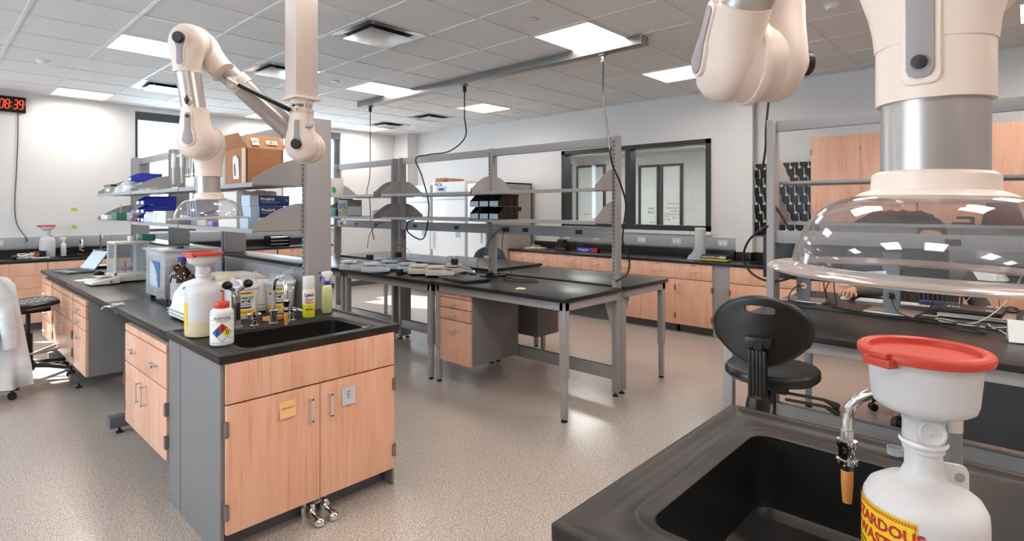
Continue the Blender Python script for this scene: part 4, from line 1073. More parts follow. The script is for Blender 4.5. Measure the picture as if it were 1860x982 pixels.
# bait buckets
def bucket(label, loc, rz):
    r = thing('bait_bucket', label, 'bucket', loc, 0, 'white bait buckets behind the left sink')
    MB().lathe([(.078,0),(.080,.003),(.091,.172)], n=44).build('pail', M_white, r, angle=50)
    MB().lathe([(.0945,.165),(.096,.168),(.096,.184),(.091,.190),(.086,.187),(.001,.187)], n=44).build('lid', mat('lid_pale','d6d9dc',.4), r, angle=40)
    f = rz
    def P(b, z, m, name, lift=.0012):
        on_cyl(b, .0865, f, z, lift=lift+.0025).build(name, m, r)
    P(patch(.115,.135,16), .085, mat('label_white'), 'label', -.0005)
    P(patch(.085,.014,12), .146, M_yellow, 'label_band'); P(patch(.105,.030,12), .036, M_yellow, 'label_band')
    P(text_mb('INGESTION', .010, .0003), .146, M_ink, 'lettering', .0022)
    P(text_mb('TOMCAT', .022, .0011), .118, mat('print_green','1f7f45',.5), 'lettering')
    b = MB().add([(-.03,.0,0),(-.01,.006,0),(.012,.004,0),(.034,.010,0),(.020,-.002,0),(.026,-.010,0),(.006,-.003,0),(-.012,-.004,0),(-.028,-.010,0),(-.02,-.003,0)], [tuple(range(10))]); P(b, .100, M_ink, 'cat_mark')
    P(patch(.06,.009,8), .064, M_ink, 'label_bar'); P(text_mb('PLACE PACS', .011, .0003), .079, M_ink, 'lettering', .0022)
    P(text_mb('bait for rats', .010, .0002), .038, M_ink, 'lettering', .0022)
    pts = [(.097*math.cos(a), .097*math.sin(a), .165-.075*math.sin((a-f+PI*.42)/(PI*.84)*PI)) for a in [f-PI*.42+PI*.84*k/16 for k in range(17)]]
    MB().tube(pts, .0012, 6).build('wire_handle', M_chrome, r)
    return r
bucket('left white bait bucket with yellow label behind the gas valve', (1.300, 3.36, T), math.radians(262))
bucket('right white bait bucket with yellow label beside the spray can', (1.530, 3.38, T), math.radians(236))
def crumple(w_, d_, h_, seed, amp=.012, nx=10, ny=8):
    rr = random.Random(seed); b = MB(); V = []
    for j in range(ny+1):
        for i in range(nx+1):
            u, v = i/nx, j/ny
            e = min(1, min(u,1-u,v,1-v)*5)
            V.append(((u-.5)*w_+rr.uniform(-amp,amp)*.5, (v-.5)*d_+rr.uniform(-amp,amp)*.5, e*h_*(.6+.4*rr.random())+rr.uniform(0,amp)*e))
    F = []
    for j in range(ny):
        for i in range(nx):
            a = j*(nx+1)+i; F.append((a, a+1, a+nx+2, a+nx+1))
    return b.add(V, F)
single('plastic_bag', crumple(.15,.13,.03,3,.016).add([(-.03,-.03,.02),(.06,-.02,.02),(.09,.0,.075),(.02,.0,.05)], [(0,1,2,3)]), M_bag, 'crumpled clear plastic bag on lid of left bait bucket', 'bag', (1.30, 3.36, T+.19))
single('plastic_bag', crumple(.15,.13,.03,5,.016).add([(-.03,-.03,.02),(.06,-.02,.02),(.10,.0,.08),(.03,.0,.05)], [(0,1,2,3)]), M_bag, 'crumpled clear plastic bag on lid of right bait bucket', 'bag', (1.53, 3.38, T+.19))
r = thing('storage_bottle', 'slate blue flat bottle with black cap between the buckets', 'bottle', (1.425, 3.43, T), .2)
MB().box(-.03, .03, -.03, .03, 0, .17).build('body', mat('slate_blue','4a5a72',.4), r, bevel=.01); MB().lathe([(.02,.17),(.02,.195),(.002,.196)], n=18).build('cap', M_black, r)
single('sponge', MB().box(-.05,.05,-.03,.03,0,.022), mat('orange_sponge','d98a4c',.95), 'orange sponge lying behind the left sink faucet', 'sponge', (1.385, 3.135, T), .3, bevel=.004)
single('screw_lid', MB().lathe([(.018,0),(.0185,.001),(.0185,.018),(.017,.018),(.0168,.002),(.001,.002)], n=28), M_thin, 'small clear screw cap on the foreground sink rim', 'cap', (1.71, .25, T+.003))
# amber jug
r = thing('amber_jug', 'brown glass solvent jug with blue cap behind the centrifuge', 'bottle', (1.185, 4.03, T))
MB().lathe([(.068,0),(.075,.006),(.076,.02),(.076,.165),(.070,.195),(.050,.225),(.028,.245),(.020,.255),(.020,.285)], n=40).build('body', M_amber, r, angle=60)
MB().lathe([(.024,.280),(.025,.282),(.025,.315),(.002,.316)], n=24).build('cap', mat('cap_blue','283a9a',.4), r); MB().lathe([(.0255,.279),(.0255,.285)], n=24).build('cap_ring', M_dred, r)
MB().tube([(-.02,-.0,.262),(-.045,-.01,.262),(-.05,-.012,.245),(-.035,-.01,.228)], .007, 8).build('finger_ring', M_amber, r)
on_cyl(patch(.10,.11,12), .076, math.radians(232), .10).build('label', M_cream2, r)
# centrifuge
r = thing('benchtop_centrifuge', 'white benchtop centrifuge with beige lid behind the waste bottle', 'centrifuge', (1.0, 3.38, T))
MB().prism([(0,.012),(.0,.055),(.012,.065),(.03,.14),(.075,.195),(.13,.212),(.46,.205),(.50,.19),(.50,.012)], (0,.0,0), (1,0,0), (0,0,1), (0,.28,0)).build('housing', M_white, r, bevel=.014)
MB().prism([(.13,.205),(.15,.232),(.26,.245),(.42,.236),(.48,.205)], (0,.015,0), (1,0,0), (0,0,1), (0,.25,0)).build('lid', mat('lid_beige','cdbfae',.4), r, bevel=.012)
MB().box(-.004,.505,-.004,.284,.050,.056).box(-.004,.505,-.004,.284,.030,.036).build('groove', mat('seam_grey','a8a8a8',.5), r)
q = Vector((-.06, 0, 0)) ; 
n_ = Vector((-.776,0,.63)).normalized(); u_ = Vector((0,-1,0)); v_ = Vector((.63,0,.776)).normalized(); o_ = Vector((.048,.14,.163))+n_*.003
p = on_plane(MB().add([(.085*math.cos(2*PI*k/28), .036*math.sin(2*PI*k/28), 0) for k in range(28)], [tuple(range(28))]), o_, u_, v_).build('control_panel', mat('panel_blue','b9cbe6',.4), r)
for dx in (-.03,.03): on_plane(MB().add([(dx-.012,.004,0),(dx+.012,.004,0),(dx+.012,.018,0),(dx-.012,.018,0)], [(0,1,2,3)]), o_+n_*.001, u_, v_).build('display', M_slot, p)
MB().box(.02,.05,.02,.05,0,.013).box(.45,.48,.02,.05,0,.013).box(.02,.05,.23,.26,0,.013).box(.45,.48,.23,.26,0,.013).build('foot', M_rubber, r)
# ultrasonic bath
r = thing('ultrasonic_bath', 'tall stainless steel ultrasonic bath with blue panel on left bench', 'bath', (1.12, 4.16, T))
MB().box(0,.31,0,.44,.03,.345).build('tank', M_steel, r, bevel=.004)
b = MB(); O = lambda a, z: [(-a,-a,z),(.31+a,-a,z),(.31+a,.44+a,z),(-a,.44+a,z)]
MB().ring([O(.0,.340), O(.018,.340), O(.018,.352), O(-.012,.352), O(-.016,.300), O(-.03,.16)], cap=False).build('rim', M_steel, r, smooth=False)
MB().box(.03,.28,.03,.41,.34,.349).build('lid', M_steel, r, bevel=.002); MB().lathe([(.02,.349),(.024,.352),(.02,.362),(.002,.363)], (.155,.22,0), 20).build('lid_knob', M_black, r)
pn = MB().add([(-.0015,.33,.10),(-.0015,.11,.10),(-.0015,.11,.27),(-.0015,.33,.27)], [(0,1,2,3)]).build('panel', mat('bath_panel','c3cede',.4), r)
b = MB(); N = 14; V = []
for k in range(N+1):
    a = k/N; V.append((-.0025, .33-.20*a, .27-.0*a)); 
arc = [(-.0025, .325-.17*math.sin(PI/2*k/N), .10+.165*math.cos(PI/2*k/N)) for k in range(N+1)]
b.add([(-.0025,.11,.10),(-.0025,.11,.27),(-.0025,.30,.27)]+arc[1:], [tuple(range(2+1+N))])
b.build('blue_print', mat('bath_blue','3d6aa8',.4), pn)
on_plane(text_mb('S-Line', .028), (-.004,.22,.125), (0,-1,0), (0,0,1)).build('lettering', M_white, pn)
MB().cyl((-.008,.16,.155),(0,.16,.155),.012,n=16).build('dial', M_yellow, pn)
MB().box(.02,.05,.02,.05,0,.03).box(.26,.29,.02,.05,0,.03).box(.02,.05,.39,.42,0,.03).box(.26,.29,.39,.42,0,.03).build('foot', M_rubber, r)
# analytical balance with draft shield
r = thing('analytical_balance', 'analytical balance with glass draft shield on left bench', 'balance', (1.14, 5.60, T))
MB().prism([(0,.012),(0,.05),(.02,.07),(.26,.07),(.26,.012)], (0,0,0), (1,0,0), (0,0,1), (0,.36,0)).build('base', M_off, r, bevel=.006)
MB().box(0,.03,-.002,.03,.0,.02).box(.235,.262,-.002,.03,.0,.02).box(.0,.022,-.003,0,.035,.050).build('levelling_foot', M_dred, r)
fr = MB()
for (x, y) in ((.012,.03), (.25,.03), (.012,.30)): fr.box(x-.007,x+.007,y-.007,y+.007,.07,.33)
fr.box(.005,.257,.023,.037,.07,.085).box(.005,.257,.023,.307,.325,.342)
fr.build('shield_frame', M_off, r, bevel=.001)
MB().box(.20,.257,.20,.31,.07,.33).build('rear_housing', M_white, r)
MB().box(.019,.243,.028,.032,.085,.325).box(.010,.014,.037,.293,.075,.325).build('glass_pane', M_thin, r)
MB().lathe([(.045,.08),(.045,.085)], (.13,.15,0), 28).build('weighing_pan', M_chrome, r)
MB().lathe([(.008,.07),(.008,.17),(.005,.18)], (.10,.12,0), 12).build('sample_vial', M_dred, r)
on_plane(text_mb('OHAUS', .011, .0003), (.17,-.001,.052), (1,0,0), (0,0,1)).build('lettering', M_dred, r)
single('beaker', MB().lathe([(.025,0),(.026,.002),(.027,.045),(.025,.045),(.024,.003),(.001,.003)], n=24), M_off, 'small off-white cup on top of the analytical balance', 'cup', (1.30, 5.80, T+.342))
# low balance in front of it
r = thing('top_loading_balance', 'low white top-loading balance beside the glass-shielded one', 'balance', (.965, 5.52, T), .06)
MB().prism([(0,.010),(0,.022),(.03,.034),(.17,.060),(.20,.060),(.20,.010)], (0,0,0), (1,0,0), (0,0,1), (0,.22,0)).build('housing', M_off, r, bevel=.005)
MB().box(.05,.19,.04,.18,.062,.070).build('weighing_pan', M_chrome, r, bevel=.002); MB().box(.13,.145,-.003,0,.02,.035).build('button', M_dred, r)
# laptop open, mouse
def laptop_open(label, loc, rz, ang=112, W_=.33, D_=.22):
    r = thing('laptop', label, 'laptop', loc, rz)
    k = MB().box(-W_/2,W_/2,0,D_,.003,.018).build('keyboard_base', mat('laptop_grey','76787c',.4,.4), r, bevel=.003)
    b = MB()
    for i in range(12):
        for j in range(5): b.box(-W_/2+.02+i*(W_-.04)/12+.002, -W_/2+.02+(i+1)*(W_-.04)/12-.002, .09+j*.022, .09+j*.022+.018, .018, .0195)
    b.build('keys', M_black, k)
    a = math.radians(ang-90); R = Matrix.Translation((0,D_,.018)) @ Matrix.Rotation(-a, 4, 'X')
    s_ = MB().box(-W_/2,W_/2,-.004,.004,0,D_).xf(R).build('screen_lid', mat('laptop_grey'), r, bevel=.002)
    MB().box(-W_/2+.012,W_/2-.012,-.0052,-.004,.012,D_-.012).xf(R).build('display', mat('laptop_display','7f8ba4',.25), s_)
    return r
laptop_open('open grey laptop at the far end of left island bench', (.96, 6.86, T), -PI/2+.2, 125)
single('computer_mouse', MB().lathe([(.026,.0),(.030,.008),(.028,.020),(.018,.030),(.003,.034)], n=20, sy=1.0, sx=1.6), M_blackg, 'black computer mouse in front of open laptop on left bench', 'mouse', (1.20, 6.50, T), .5)
r = thing('clipboard', 'black clipboard with cream paper leaning at far end of left bench', 'clipboard', (1.30, 7.20, T), -.2)
MB().box(-.15,.18,-.11,.11,.02,.024).build('board', M_black, r); MB().box(-.13,.17,-.10,.10,.025,.028).build('paper', M_paper, r); MB().box(-.15,.18,.10,.12,0,.02).build('stand', M_black, r)
single('paper_scraps', crumple(.16,.10,.004,8,.006), M_paper, 'loose white paper slips beside the black mouse', 'paper', (1.02, 6.05, T+.002), .4)
r = thing('flask', 'small conical flask with red markings beside the open laptop', 'flask', (1.27, 6.35, T))
MB().lathe([(.033,0),(.035,.004),(.012,.075),(.010,.085),(.010,.115),(.013,.118)], n=24, cap=False).build('glass', M_thin, r); MB().lathe([(.0105,.085),(.0105,.11)], n=16).build('stopper', M_dred, r)
single('vial', MB().lathe([(.016,0),(.017,.003),(.017,.035),(.012,.04),(.012,.05),(.001,.05)], n=16), M_thin, 'tiny clear vial on far corner of left bench', 'vial', (1.14, 7.10, T))
r = thing('reagent_tray', 'blue and red tube tray on the left bench behind the balances', 'tray', (1.36, 6.25, T))
MB().box(-.10,.10,-.08,.08,0,.03).build('tray', mat('tray_blue','3a5f9c',.4), r, bevel=.003)
b = MB()
for i in range(4): b.cyl((-.07+.045*i,0,.03), (-.07+.045*i,0,.07), .012, n=12)
b.build('tube_caps', M_dred, r)
# ---- left island shelves
SX, Z1, Z2 = 1.345, 1.651, 1.381
r = thing('cardboard_box', 'open brown cardboard box with taped label on upper left shelf', 'box', (1.35, 3.42, Z1))
W_, D_, H_ = .22, .33, .215; t = .004
MB().box(0,W_,0,t,0,H_).box(0,W_,D_-t,D_,0,H_).box(0,t,0,D_,0,H_).box(W_-t,W_,0,D_,0,H_).box(0,W_,0,D_,0,t).build('carton', M_card, r)
def flap(o, u, v, w_): return MB().add([o, tuple(Vector(o)+Vector(u)), tuple(Vector(o)+Vector(u)+Vector(v)+Vector(w_)), tuple(Vector(o)+Vector(v)+Vector(w_)*-1)], [(0,1,2,3)])
def slab(P, n, t=.004):
    n = Vector(n).normalized()*t; P = [Vector(p) for p in P]; m = len(P)
    return MB().add(P+[p+n for p in P], [tuple(range(m-1,-1,-1)), tuple(range(m,2*m))]+[(i,(i+1)%m,(i+1)%m+m,i+m) for i in range(m)])
f1 = slab([(0,0,H_),(0,D_,H_),(-.045,D_+.02,H_+.085),(-.055,-.01,H_+.08)], (1,0,.5)).build('flap', M_card, r, smooth=False)
f2 = slab([(0,0,H_),(W_,0,H_),(W_+.01,.05,H_+.085),(.012,.05,H_+.085)], (0,1,-.5)).build('flap', M_cardin, r, smooth=False)
slab([(.0,D_,H_),(W_,D_,H_),(W_,D_+.08,H_+.06),(.0,D_+.08,H_+.06)], (0,-1,1)).build('flap', M_card, r, smooth=False)
slab([(W_,0,H_),(W_,D_,H_),(W_+.08,D_,H_+.05),(W_+.08,0,H_+.05)], (-1,0,1)).build('flap', M_card, r, smooth=False)
def on_f2(b): return on_plane(b, Vector((.11,.018,H_+.042)), (1,0,0), Vector((0,.05,.085)).normalized())
for cx_, w_, h_ in ((.045,.07,.03), (-.055,.045,.055)):
    p = MB().add([(cx_-w_/2,-h_/2-.005,0),(cx_+w_/2,-h_/2-.005,0),(cx_+w_/2,h_/2-.005,0),(cx_-w_/2,h_/2-.005,0)], [(0,1,2,3)])
    q = on_f2(p); q.v = [(a, b_-.004, c_+.002) for a, b_, c_ in q.v]; q = q.build('shipping_label', mat('label_white'), f2, smooth=False)
    tt = text_mb('|||||||\nSHIP TO', .012); tt.v = [(a+cx_, b_-.005, 0) for a, b_, c_ in tt.v]; tt = on_f2(tt); tt.v = [(a, b_-.006, c_+.003) for a, b_, c_ in tt.v]; tt.build('lettering', M_ink, f2)
MB().box(-.001,0,.02,.07,.0,H_).build('tape', mat('tape','cbb8a4',.25), r)
pk = slab([(-.002,.19,.03),(-.002,.10,.03),(-.004,.105,.15),(-.012,.13,.175),(-.006,.18,.17),(-.003,.20,.15)], (-1,0,0), .003).build('packing_pouch', mat('pouch_white','dcd8d6',.4), r, smooth=False)
slab([(-.006,.17,.05),(-.006,.155,.05),(-.009,.155,.12),(-.009,.17,.13)], (-1,0,0), .001).build('red_mark', M_dred, pk, smooth=False)
single('plastic_tub', MB().lathe([(.07,0),(.075,.004),(.085,.22),(.088,.225),(.08,.23),(.002,.23)], n=4*8, sx=1, sy=.9), M_off, 'tall off-white plastic tub behind the arm on upper left shelf', 'tub', (1.45, 3.95, Z1))
# pipette stand
r = thing('pipette_stand', 'pipette carousel stand on the upper left shelf', 'stand', (1.43, 4.85, Z1))
MB().lathe([(.075,0),(.075,.012),(.02,.018)], n=28).build('base', M_white, r); MB().cyl((0,0,.015),(0,0,.26),.009).build('pole', M_alu, r); MB().lathe([(.055,.245),(.060,.25),(.060,.262),(.02,.27)], n=28).build('carousel', M_off, r)
pp = None
pl = ['pipette hanging at left of carousel on upper left shelf','pipette hanging at front left of carousel','pipette hanging at front right of carousel','pipette hanging at right of carousel on upper left shelf','pipette hanging at the back of carousel']
for k, a in enumerate((2.5, 3.4, 4.3, 5.2, .8)):
    loc = (1.43+.068*math.cos(a), 4.85+.068*math.sin(a), Z1+.255)
    if pp is None:
        pp = q = thing('pipette', pl[k], 'pipette', loc, a, 'pipettes hanging from the carousel')
        MB().tube([(0,0,.02),(0,0,-.02),(.003,0,-.09)], [.011,.014,.012], 12).build('body', M_white, q); MB().tube([(.003,0,-.09),(.003,0,-.16),(.003,0,-.22)], [.008,.006,.003], 10).build('shaft', M_off, q)
        MB().cyl((0,0,.02),(0,0,.045),.006).build('plunger', M_insert, q)
    else: dup(pp, loc, a, pl[k])
r = thing('bottle_rack', 'grey open wire rack standing behind vertical arm tube', 'rack', (1.36, 4.35, Z1))
b = MB()
for (x, y) in ((0,0),(.14,0),(0,.2),(.14,.2)): b.cyl((x,y,0),(x,y,.20),.004,n=6)
b.box(-.004,.144,-.004,.204,.0,.006).box(-.004,.144,-.004,.0,.09,.098).box(-.004,.0,0,.2,.09,.098)
b.build('wire_frame', M_alu, r); MB().box(-.002,.142,.0,.2,.006,.075).build('tray', M_white, r, bevel=.003)
def flat_stack(label, loc, n, w_, d_, seed, m=M_paper, rz=0):
    rr = random.Random(seed); r = thing('paper_stack', label, 'paper', loc, rz)
    for k in range(n):
        a = rr.uniform(-.12,.12); R = Matrix.Rotation(a, 4, 'Z')
        MB().box(-w_/2,w_/2,-d_/2,d_/2,k*.004,k*.004+.003).xf(R).build('sheet', M_cardin if k == n-2 else m, r)
    return r
flat_stack('loose pile of paper and card on upper left shelf', (1.48, 5.50, Z1), 5, .26, .42, 2)
# blue bins
M_binb = mat('bin_blue', '2a3bb5', .35)
def bin_mb(L_, W_, H_, t=.003, front=.45):
    """hopper bin: long axis x, opening at x=0 side low front"""
    b = MB()
    b.box(0,L_,0,W_,0,t)
    side = [(0,0),(L_,0),(L_,H_),(.28*L_,H_),(0,H_*front)]
    b.prism(side, (0,0,0), (1,0,0), (0,0,1), (0,t,0)).prism(side, (0,W_-t,0), (1,0,0), (0,0,1), (0,t,0))
    b.box(L_-t,L_,0,W_,0,H_).box(0,t,0,W_,0,H_*front).box(.28*L_,L_,-.004,0,H_-.008,H_).box(.28*L_,L_,W_,W_+.004,H_-.008,H_)
    return b
bb = None
for (loc, lab) in (((1.36,5.64,Z2),'bottom blue hopper bin of stack on lower left shelf'), ((1.36,5.64,Z2+.076),'middle blue hopper bin of stack on lower left shelf'), ((1.36,5.64,Z2+.152),'top blue hopper bin of stack on lower left shelf'),
                   ((1.36,5.78,Z2),'bottom blue hopper bin of rear stack on lower shelf'), ((1.36,5.78,Z2+.076),'middle blue hopper bin of rear stack on lower shelf'), ((1.36,5.78,Z2+.152),'top blue hopper bin of rear stack on lower shelf')):
    if bb is None: bb = thing('hopper_bin', lab, 'bin', loc, 0, 'blue hopper bins'); bin_mb(.25,.115,.075).build('shell', M_binb, bb, smooth=False); MB().box(-.002,0,.02,.095,.005,.028).build('label_holder', mat('label_white'), bb)
    else: dup(bb, loc, 0, lab)
dup(bb, (1.37, 6.10, Z1+.105), 0, 'blue hopper bin lying on plastic bags on upper left shelf')
single('plastic_bag', crumple(.27,.70,.10,11,.035,9,16), M_bag, 'large crumpled clear plastic bag on upper left shelf', 'bag', (1.47, 6.35, Z1+.001))
r = thing('carton', 'small grey carton at far left end of upper shelf', 'box', (1.36, 6.85, Z1)); MB().box(0,.2,0,.28,0,.075).build('carton', mat('grey_green_card','9a9d94',.7), r, bevel=.002); MB().box(-.001,0,.05,.2,.02,.055).build('label', M_paper, r)
single('black_ruler_box', MB().box(0,.05,0,.32,0,.018), M_black, 'thin black strip box on the small carton at upper shelf end', 'box', (1.36, 6.84, Z1+.0755), .0, bevel=.002)
# lower shelf
M_navy = mat('navy_carton', '1d3a78', .45); M_foil = mat('silver_blue_end', 'b9cbe2', .3, .3)
def glove_box(label, loc, rz, body, end, txt, tcol, group=None, L_=.24, W_=.12, H_=.066):
    r = thing('glove_box', label, 'box', loc, rz, group)
    MB().box(0,L_,0,W_,0,H_-.001).build('carton', body, r, bevel=.001)
    MB().box(-.001,.05,-.0008,W_+.0008,.0003,H_-.0006).build('end_wrap', end, r)
    if txt:
        on_plane(text_mb(txt, .026, .0009, False), (.062,-.0012,H_*.66), (1,0,0), (0,0,1)).build('lettering', tcol, r)
        on_plane(text_mb('Nitrile Powder Free Exam Gloves', .008, .0001, False), (.066,-.0012,H_*.38), (1,0,0), (0,0,1)).build('lettering', tcol, r)
        on_plane(text_mb('L', .026, .0006), (.222,-.0012,H_*.62), (1,0,0), (0,0,1)).build('lettering', tcol, r)
    return r
glove_box('top navy glove box of stack on lower left shelf', (1.345, 3.36, Z2+.132), 0, M_navy, M_foil, 'Protégé', M_white, 'navy glove boxes')
glove_box('middle navy glove box of stack on lower left shelf', (1.350, 3.36, Z2+.066), 0, M_navy, M_foil, 'Protégé', M_white, 'navy glove boxes')
glove_box('bottom pale glove box of stack behind shelf bracket', (1.335, 3.36, Z2), 0, mat('pale_carton','c9d3df',.5), M_foil, None, M_white)
b = MB().box(0,.25,0,.30,0,.225); 
r = thing('foam_cooler', 'white foam cooler box with broken rim on lower left shelf', 'box', (1.345, 3.56, Z2)); b.build('cooler', mat('foam_white','e4e0d8',.85), r, bevel=.004)
b = MB(); rr = random.Random(4)
for k in range(12): b.box(.02*k, .02*k+.02, 0, .012, .225, .225+rr.uniform(.001,.012))
b.build('torn_rim', mat('foam_white'), r)
r = thing('tube_rack', 'small purple tube rack beside the foam cooler', 'rack', (1.35, 3.98, Z2)); MB().box(0,.09,0,.10,0,.03).build('rack', mat('purple','9a86c4',.4), r, bevel=.002)
b = MB()
for i in range(4):
    for j in range(4): b.cyl((.015+.02*i,.02+.02*j,.03),(.015+.02*i,.02+.02*j,.036),.007,n=8)
b.build('tube_lids', mat('purple_lid','b7a8d8',.4), r)
single('carton', MB().box(0,.2,0,.16,0,.055), mat('pale_card','c8bcae',.7), 'low beige carton under clear hood on lower left shelf', 'box', (1.36, 4.13, Z2), bevel=.002)
r = thing('sterile_pouches', 'bundle of blue-printed sterile pouches behind the arm hood', 'pouches', (1.40, 4.42, Z2))
for k in range(4):
    y = .06*k
    slab([(0,y,0),(.2,y+.01,0),(.21,y+.05,.215-.01*k),(-.01,y+.03,.22-.015*k)], (0,1,0), .012).build('pouch', mat('pouch_blue','cfd9ea',.35), r)
    slab([(.02,y-.002,.06),(.17,y+.006,.11),(.17,y+.010,.125),(.02,y+.002,.075)], (0,-1,0), .001).build('blue_print', mat('bath_blue'), r, smooth=False)
r = thing('carton', 'white carton with printed label on lower left shelf', 'box', (1.345, 4.97, Z2)); MB().box(0,.26,0,.34,0,.098).build('carton', mat('white_card','cfc8c0',.7), r, bevel=.002)
p = MB().box(-.001,0,.005,.335,.002,.096).build('label', mat('label_white'), r); on_plane(text_mb('fisher\nbrand\nTips', .022), (-.002,.26,.05), (0,-1,0), (0,0,1)).build('lettering', M_insert, p)
bq = None
for k, (x, y) in enumerate(((1.375,5.36),(1.375,5.44),(1.375,5.52),(1.375,5.59))):
    lab = ['small white bottle nearest the white carton on lower shelf','small white bottle second from the white carton','small white bottle third from the white carton','small white bottle furthest from the white carton'][k]
    if bq is None:
        bq = q = thing('reagent_bottle', lab, 'bottle', (x,y,Z2), 0, 'small white bottles on lower left shelf')
        MB().lathe([(.026,0),(.028,.003),(.028,.06),(.02,.072),(.014,.074)], n=20).build('body', M_white, q); MB().lathe([(.016,.073),(.016,.088),(.002,.089)], n=16).build('cap', M_white, q)
    else: dup(bq, (x,y,Z2), 0, lab)
r = thing('tissue_box', 'green tissue box with a raised tissue on lower left shelf', 'tissue box', (1.42, 6.72, Z2)); MB().box(-.06,.06,-.11,.11,0,.075).build('carton', mat('green_card','4f7d66',.6), r, bevel=.002); slab([(-.01,-.06,.075),(.01,.05,.075),(.015,.07,.15),(.0,.02,.17),(-.01,-.03,.14)], (1,0,0), .004).build('tissue', M_paper, r)
r = thing('tube_rack', 'clear test tube rack in front of tissue box', 'rack', (1.355, 6.38-.38, Z2)); MB().box(0,.08,0,.2,0,.008).box(0,.08,0,.2,.05,.055).box(0,.004,0,.2,0,.08).build('rack', M_thin, r)
b = MB()
for i in range(8): b.cyl((.04,.015+.024*i,.008),(.04,.015+.024*i,.10),.008,n=8)
b.build('tubes', mat('tube_mauve','b9a3b3',.3), r)
r = thing('specimen_tray', 'white tray with small items at far end of lower left shelf', 'tray', (1.345, 6.92, Z2)); MB().box(0,.2,0,.3,0,.004).box(0,.2,0,.004,0,.05).box(0,.2,.296,.3,0,.05).box(0,.004,0,.3,0,.05).box(.196,.2,0,.3,0,.05).build('tray', M_white, r, bevel=.001)
single('red_block', MB().box(0,.05,0,.08,0,.025), M_dred, 'small red block near middle of lower left shelf edge', 'block', (1.345, 5.84, Z2), bevel=.003)
# ledge
glove_box('green glove box on the ledge above left bench', (1.64, 7.1, 1.16), R90, mat('green_carton','2f6a5c',.5), mat('pale_green','a9c6bd',.5), 'Gloves', M_white)
# =================================================== THINGS ON THE MIDDLE BENCHES
M_scale = mat('scale_grey', 'c6ccd4', .4); M_scaleb = mat('scale_blue', '9fb3c6', .4); M_scalec = mat('scale_cream', 'd6cfc2', .4)
def scale(label, loc, rz, top=M_scale, pan=M_scaleb):
    r = thing('portable_scale', label, 'scale', loc, rz, 'small portable scales on the middle bench'); r.scale = (1, 1, 1.55)
    MB().prism([(0,.012),(0,.022),(.03,.036),(.10,.046),(.26,.046),(.265,.04),(.265,.012)], (0,0,0), (1,0,0), (0,0,1), (0,.17,0)).build('housing', top, r, bevel=.006)
    MB().box(.10,.255,.008,.162,.052,.066).build('weighing_pan', pan, r, bevel=.004)
    MB().box(.14,.21,.05,.12,.044,.054).build('pan_support', M_slot, r)
    k = MB().prism([(.035,.0385),(.09,.0455),(.09,.0470),(.035,.040)], (0,.03,0), (1,0,0), (0,0,1), (0,.11,0)).build('display', mat('scale_display','7d8894',.3), r)
    b = MB()
    for x in (.02,.245):
        for y in (.02,.15): b.cyl((x,y,0),(x,y,.014),.010,n=10)
    b.build('foot', M_rubber, r)
    return r
TB = .862
sl_ = [((3.12,5.12),'grey portable scale at the far left end of scale row',2.6,M_scale), ((3.16,4.80),'grey portable scale second from the left end, flat pan',2.7,M_scale),
 ((3.50,5.12),'blue-panned portable scale behind, by the double posts',2.5,M_scaleb), ((3.42,4.86),'blue-panned scale in the middle of rear row',2.6,M_scaleb),
 ((3.40,4.52),'large blue-topped scale near the middle of the table',2.6,M_scaleb), ((3.36,4.28),'cream portable scale left of the black power adapter',2.5,M_scalec),
 ((3.40,4.08),'cream portable scale under the tangled thin cable',2.55,M_scalec), ((3.62,4.08),'cream portable scale at right rear near the slotted post',2.6,M_scalec)]
pr_ = None
for (x, y), lab, a, m in sl_:
    scale(lab, (x+.10, y-.10, TB), a-.25, M_scalec if m is M_scalec else M_scale, m)
def adapter(label, loc, rz, cab):
    r = thing('power_adapter', label, 'adapter', loc, rz, 'black power adapters on the scale table')
    MB().box(-.03,.03,-.025,.025,0,.055).build('body', M_black, r, bevel=.004)
    MB().tube(smooth_pts(cab, 6), .0022, 6).build('cable', M_cable, r)
    return r
adapter('black power adapter cube resting on leftmost scale', (3.20, 4.98, TB+.104), .3, [(-.03,0,.02),(-.10,.06,.03),(-.20,.08,-.01),(-.26,.05,-.06)])
adapter('black power adapter cube lying in front of the scales', (3.17, 4.42, TB), .5, [(.03,0,.02),(.08,-.06,.01),(.14,-.15,.003),(.22,-.10,.003)])
adapter('black power adapter cube on rear scale by the posts', (3.58, 5.02, TB+.104), .2, [(-.02,0,.05),(-.0,.05,.11),(.08,.05,.13),(.15,.0,.08),(.16,-.06,.0)])
adapter('black power adapter cube on the cream scales at right', (3.50, 4.00, TB+.104), .4, [(-.03,0,.03),(-.09,.0,.09),(-.10,.02,.05),(-.05,-.12,-.03),(.05,-.16,-.05)])
single('cable_coil', MB().tube(smooth_pts([(math.cos(k*1.9)*(.08+.03*math.sin(k)), math.sin(k*1.9)*(.07+.02*math.cos(2*k)), .006+.012*(k%3)) for k in range(14)], 5), .003, 6), M_cable, 'tangled thin black cables beside the slotted middle post', 'cable', (3.52, 3.84, T+.002))
r = thing('round_gauge', 'small round blue-rimmed dish behind the closed laptop', 'dish', (3.33, 3.93, TB)); MB().lathe([(.055,0),(.062,.004),(.064,.014),(.058,.016),(.052,.008),(.001,.007)], n=28).build('dish', mat('dish_blue','6e86b0',.4), r)
MB().box(-.02,.02,-.015,.015,.008,.02).build('switch', M_dred, r)
r = thing('laptop', 'closed black laptop on the middle bench corner', 'laptop', (3.28, 3.60, T), -.15)
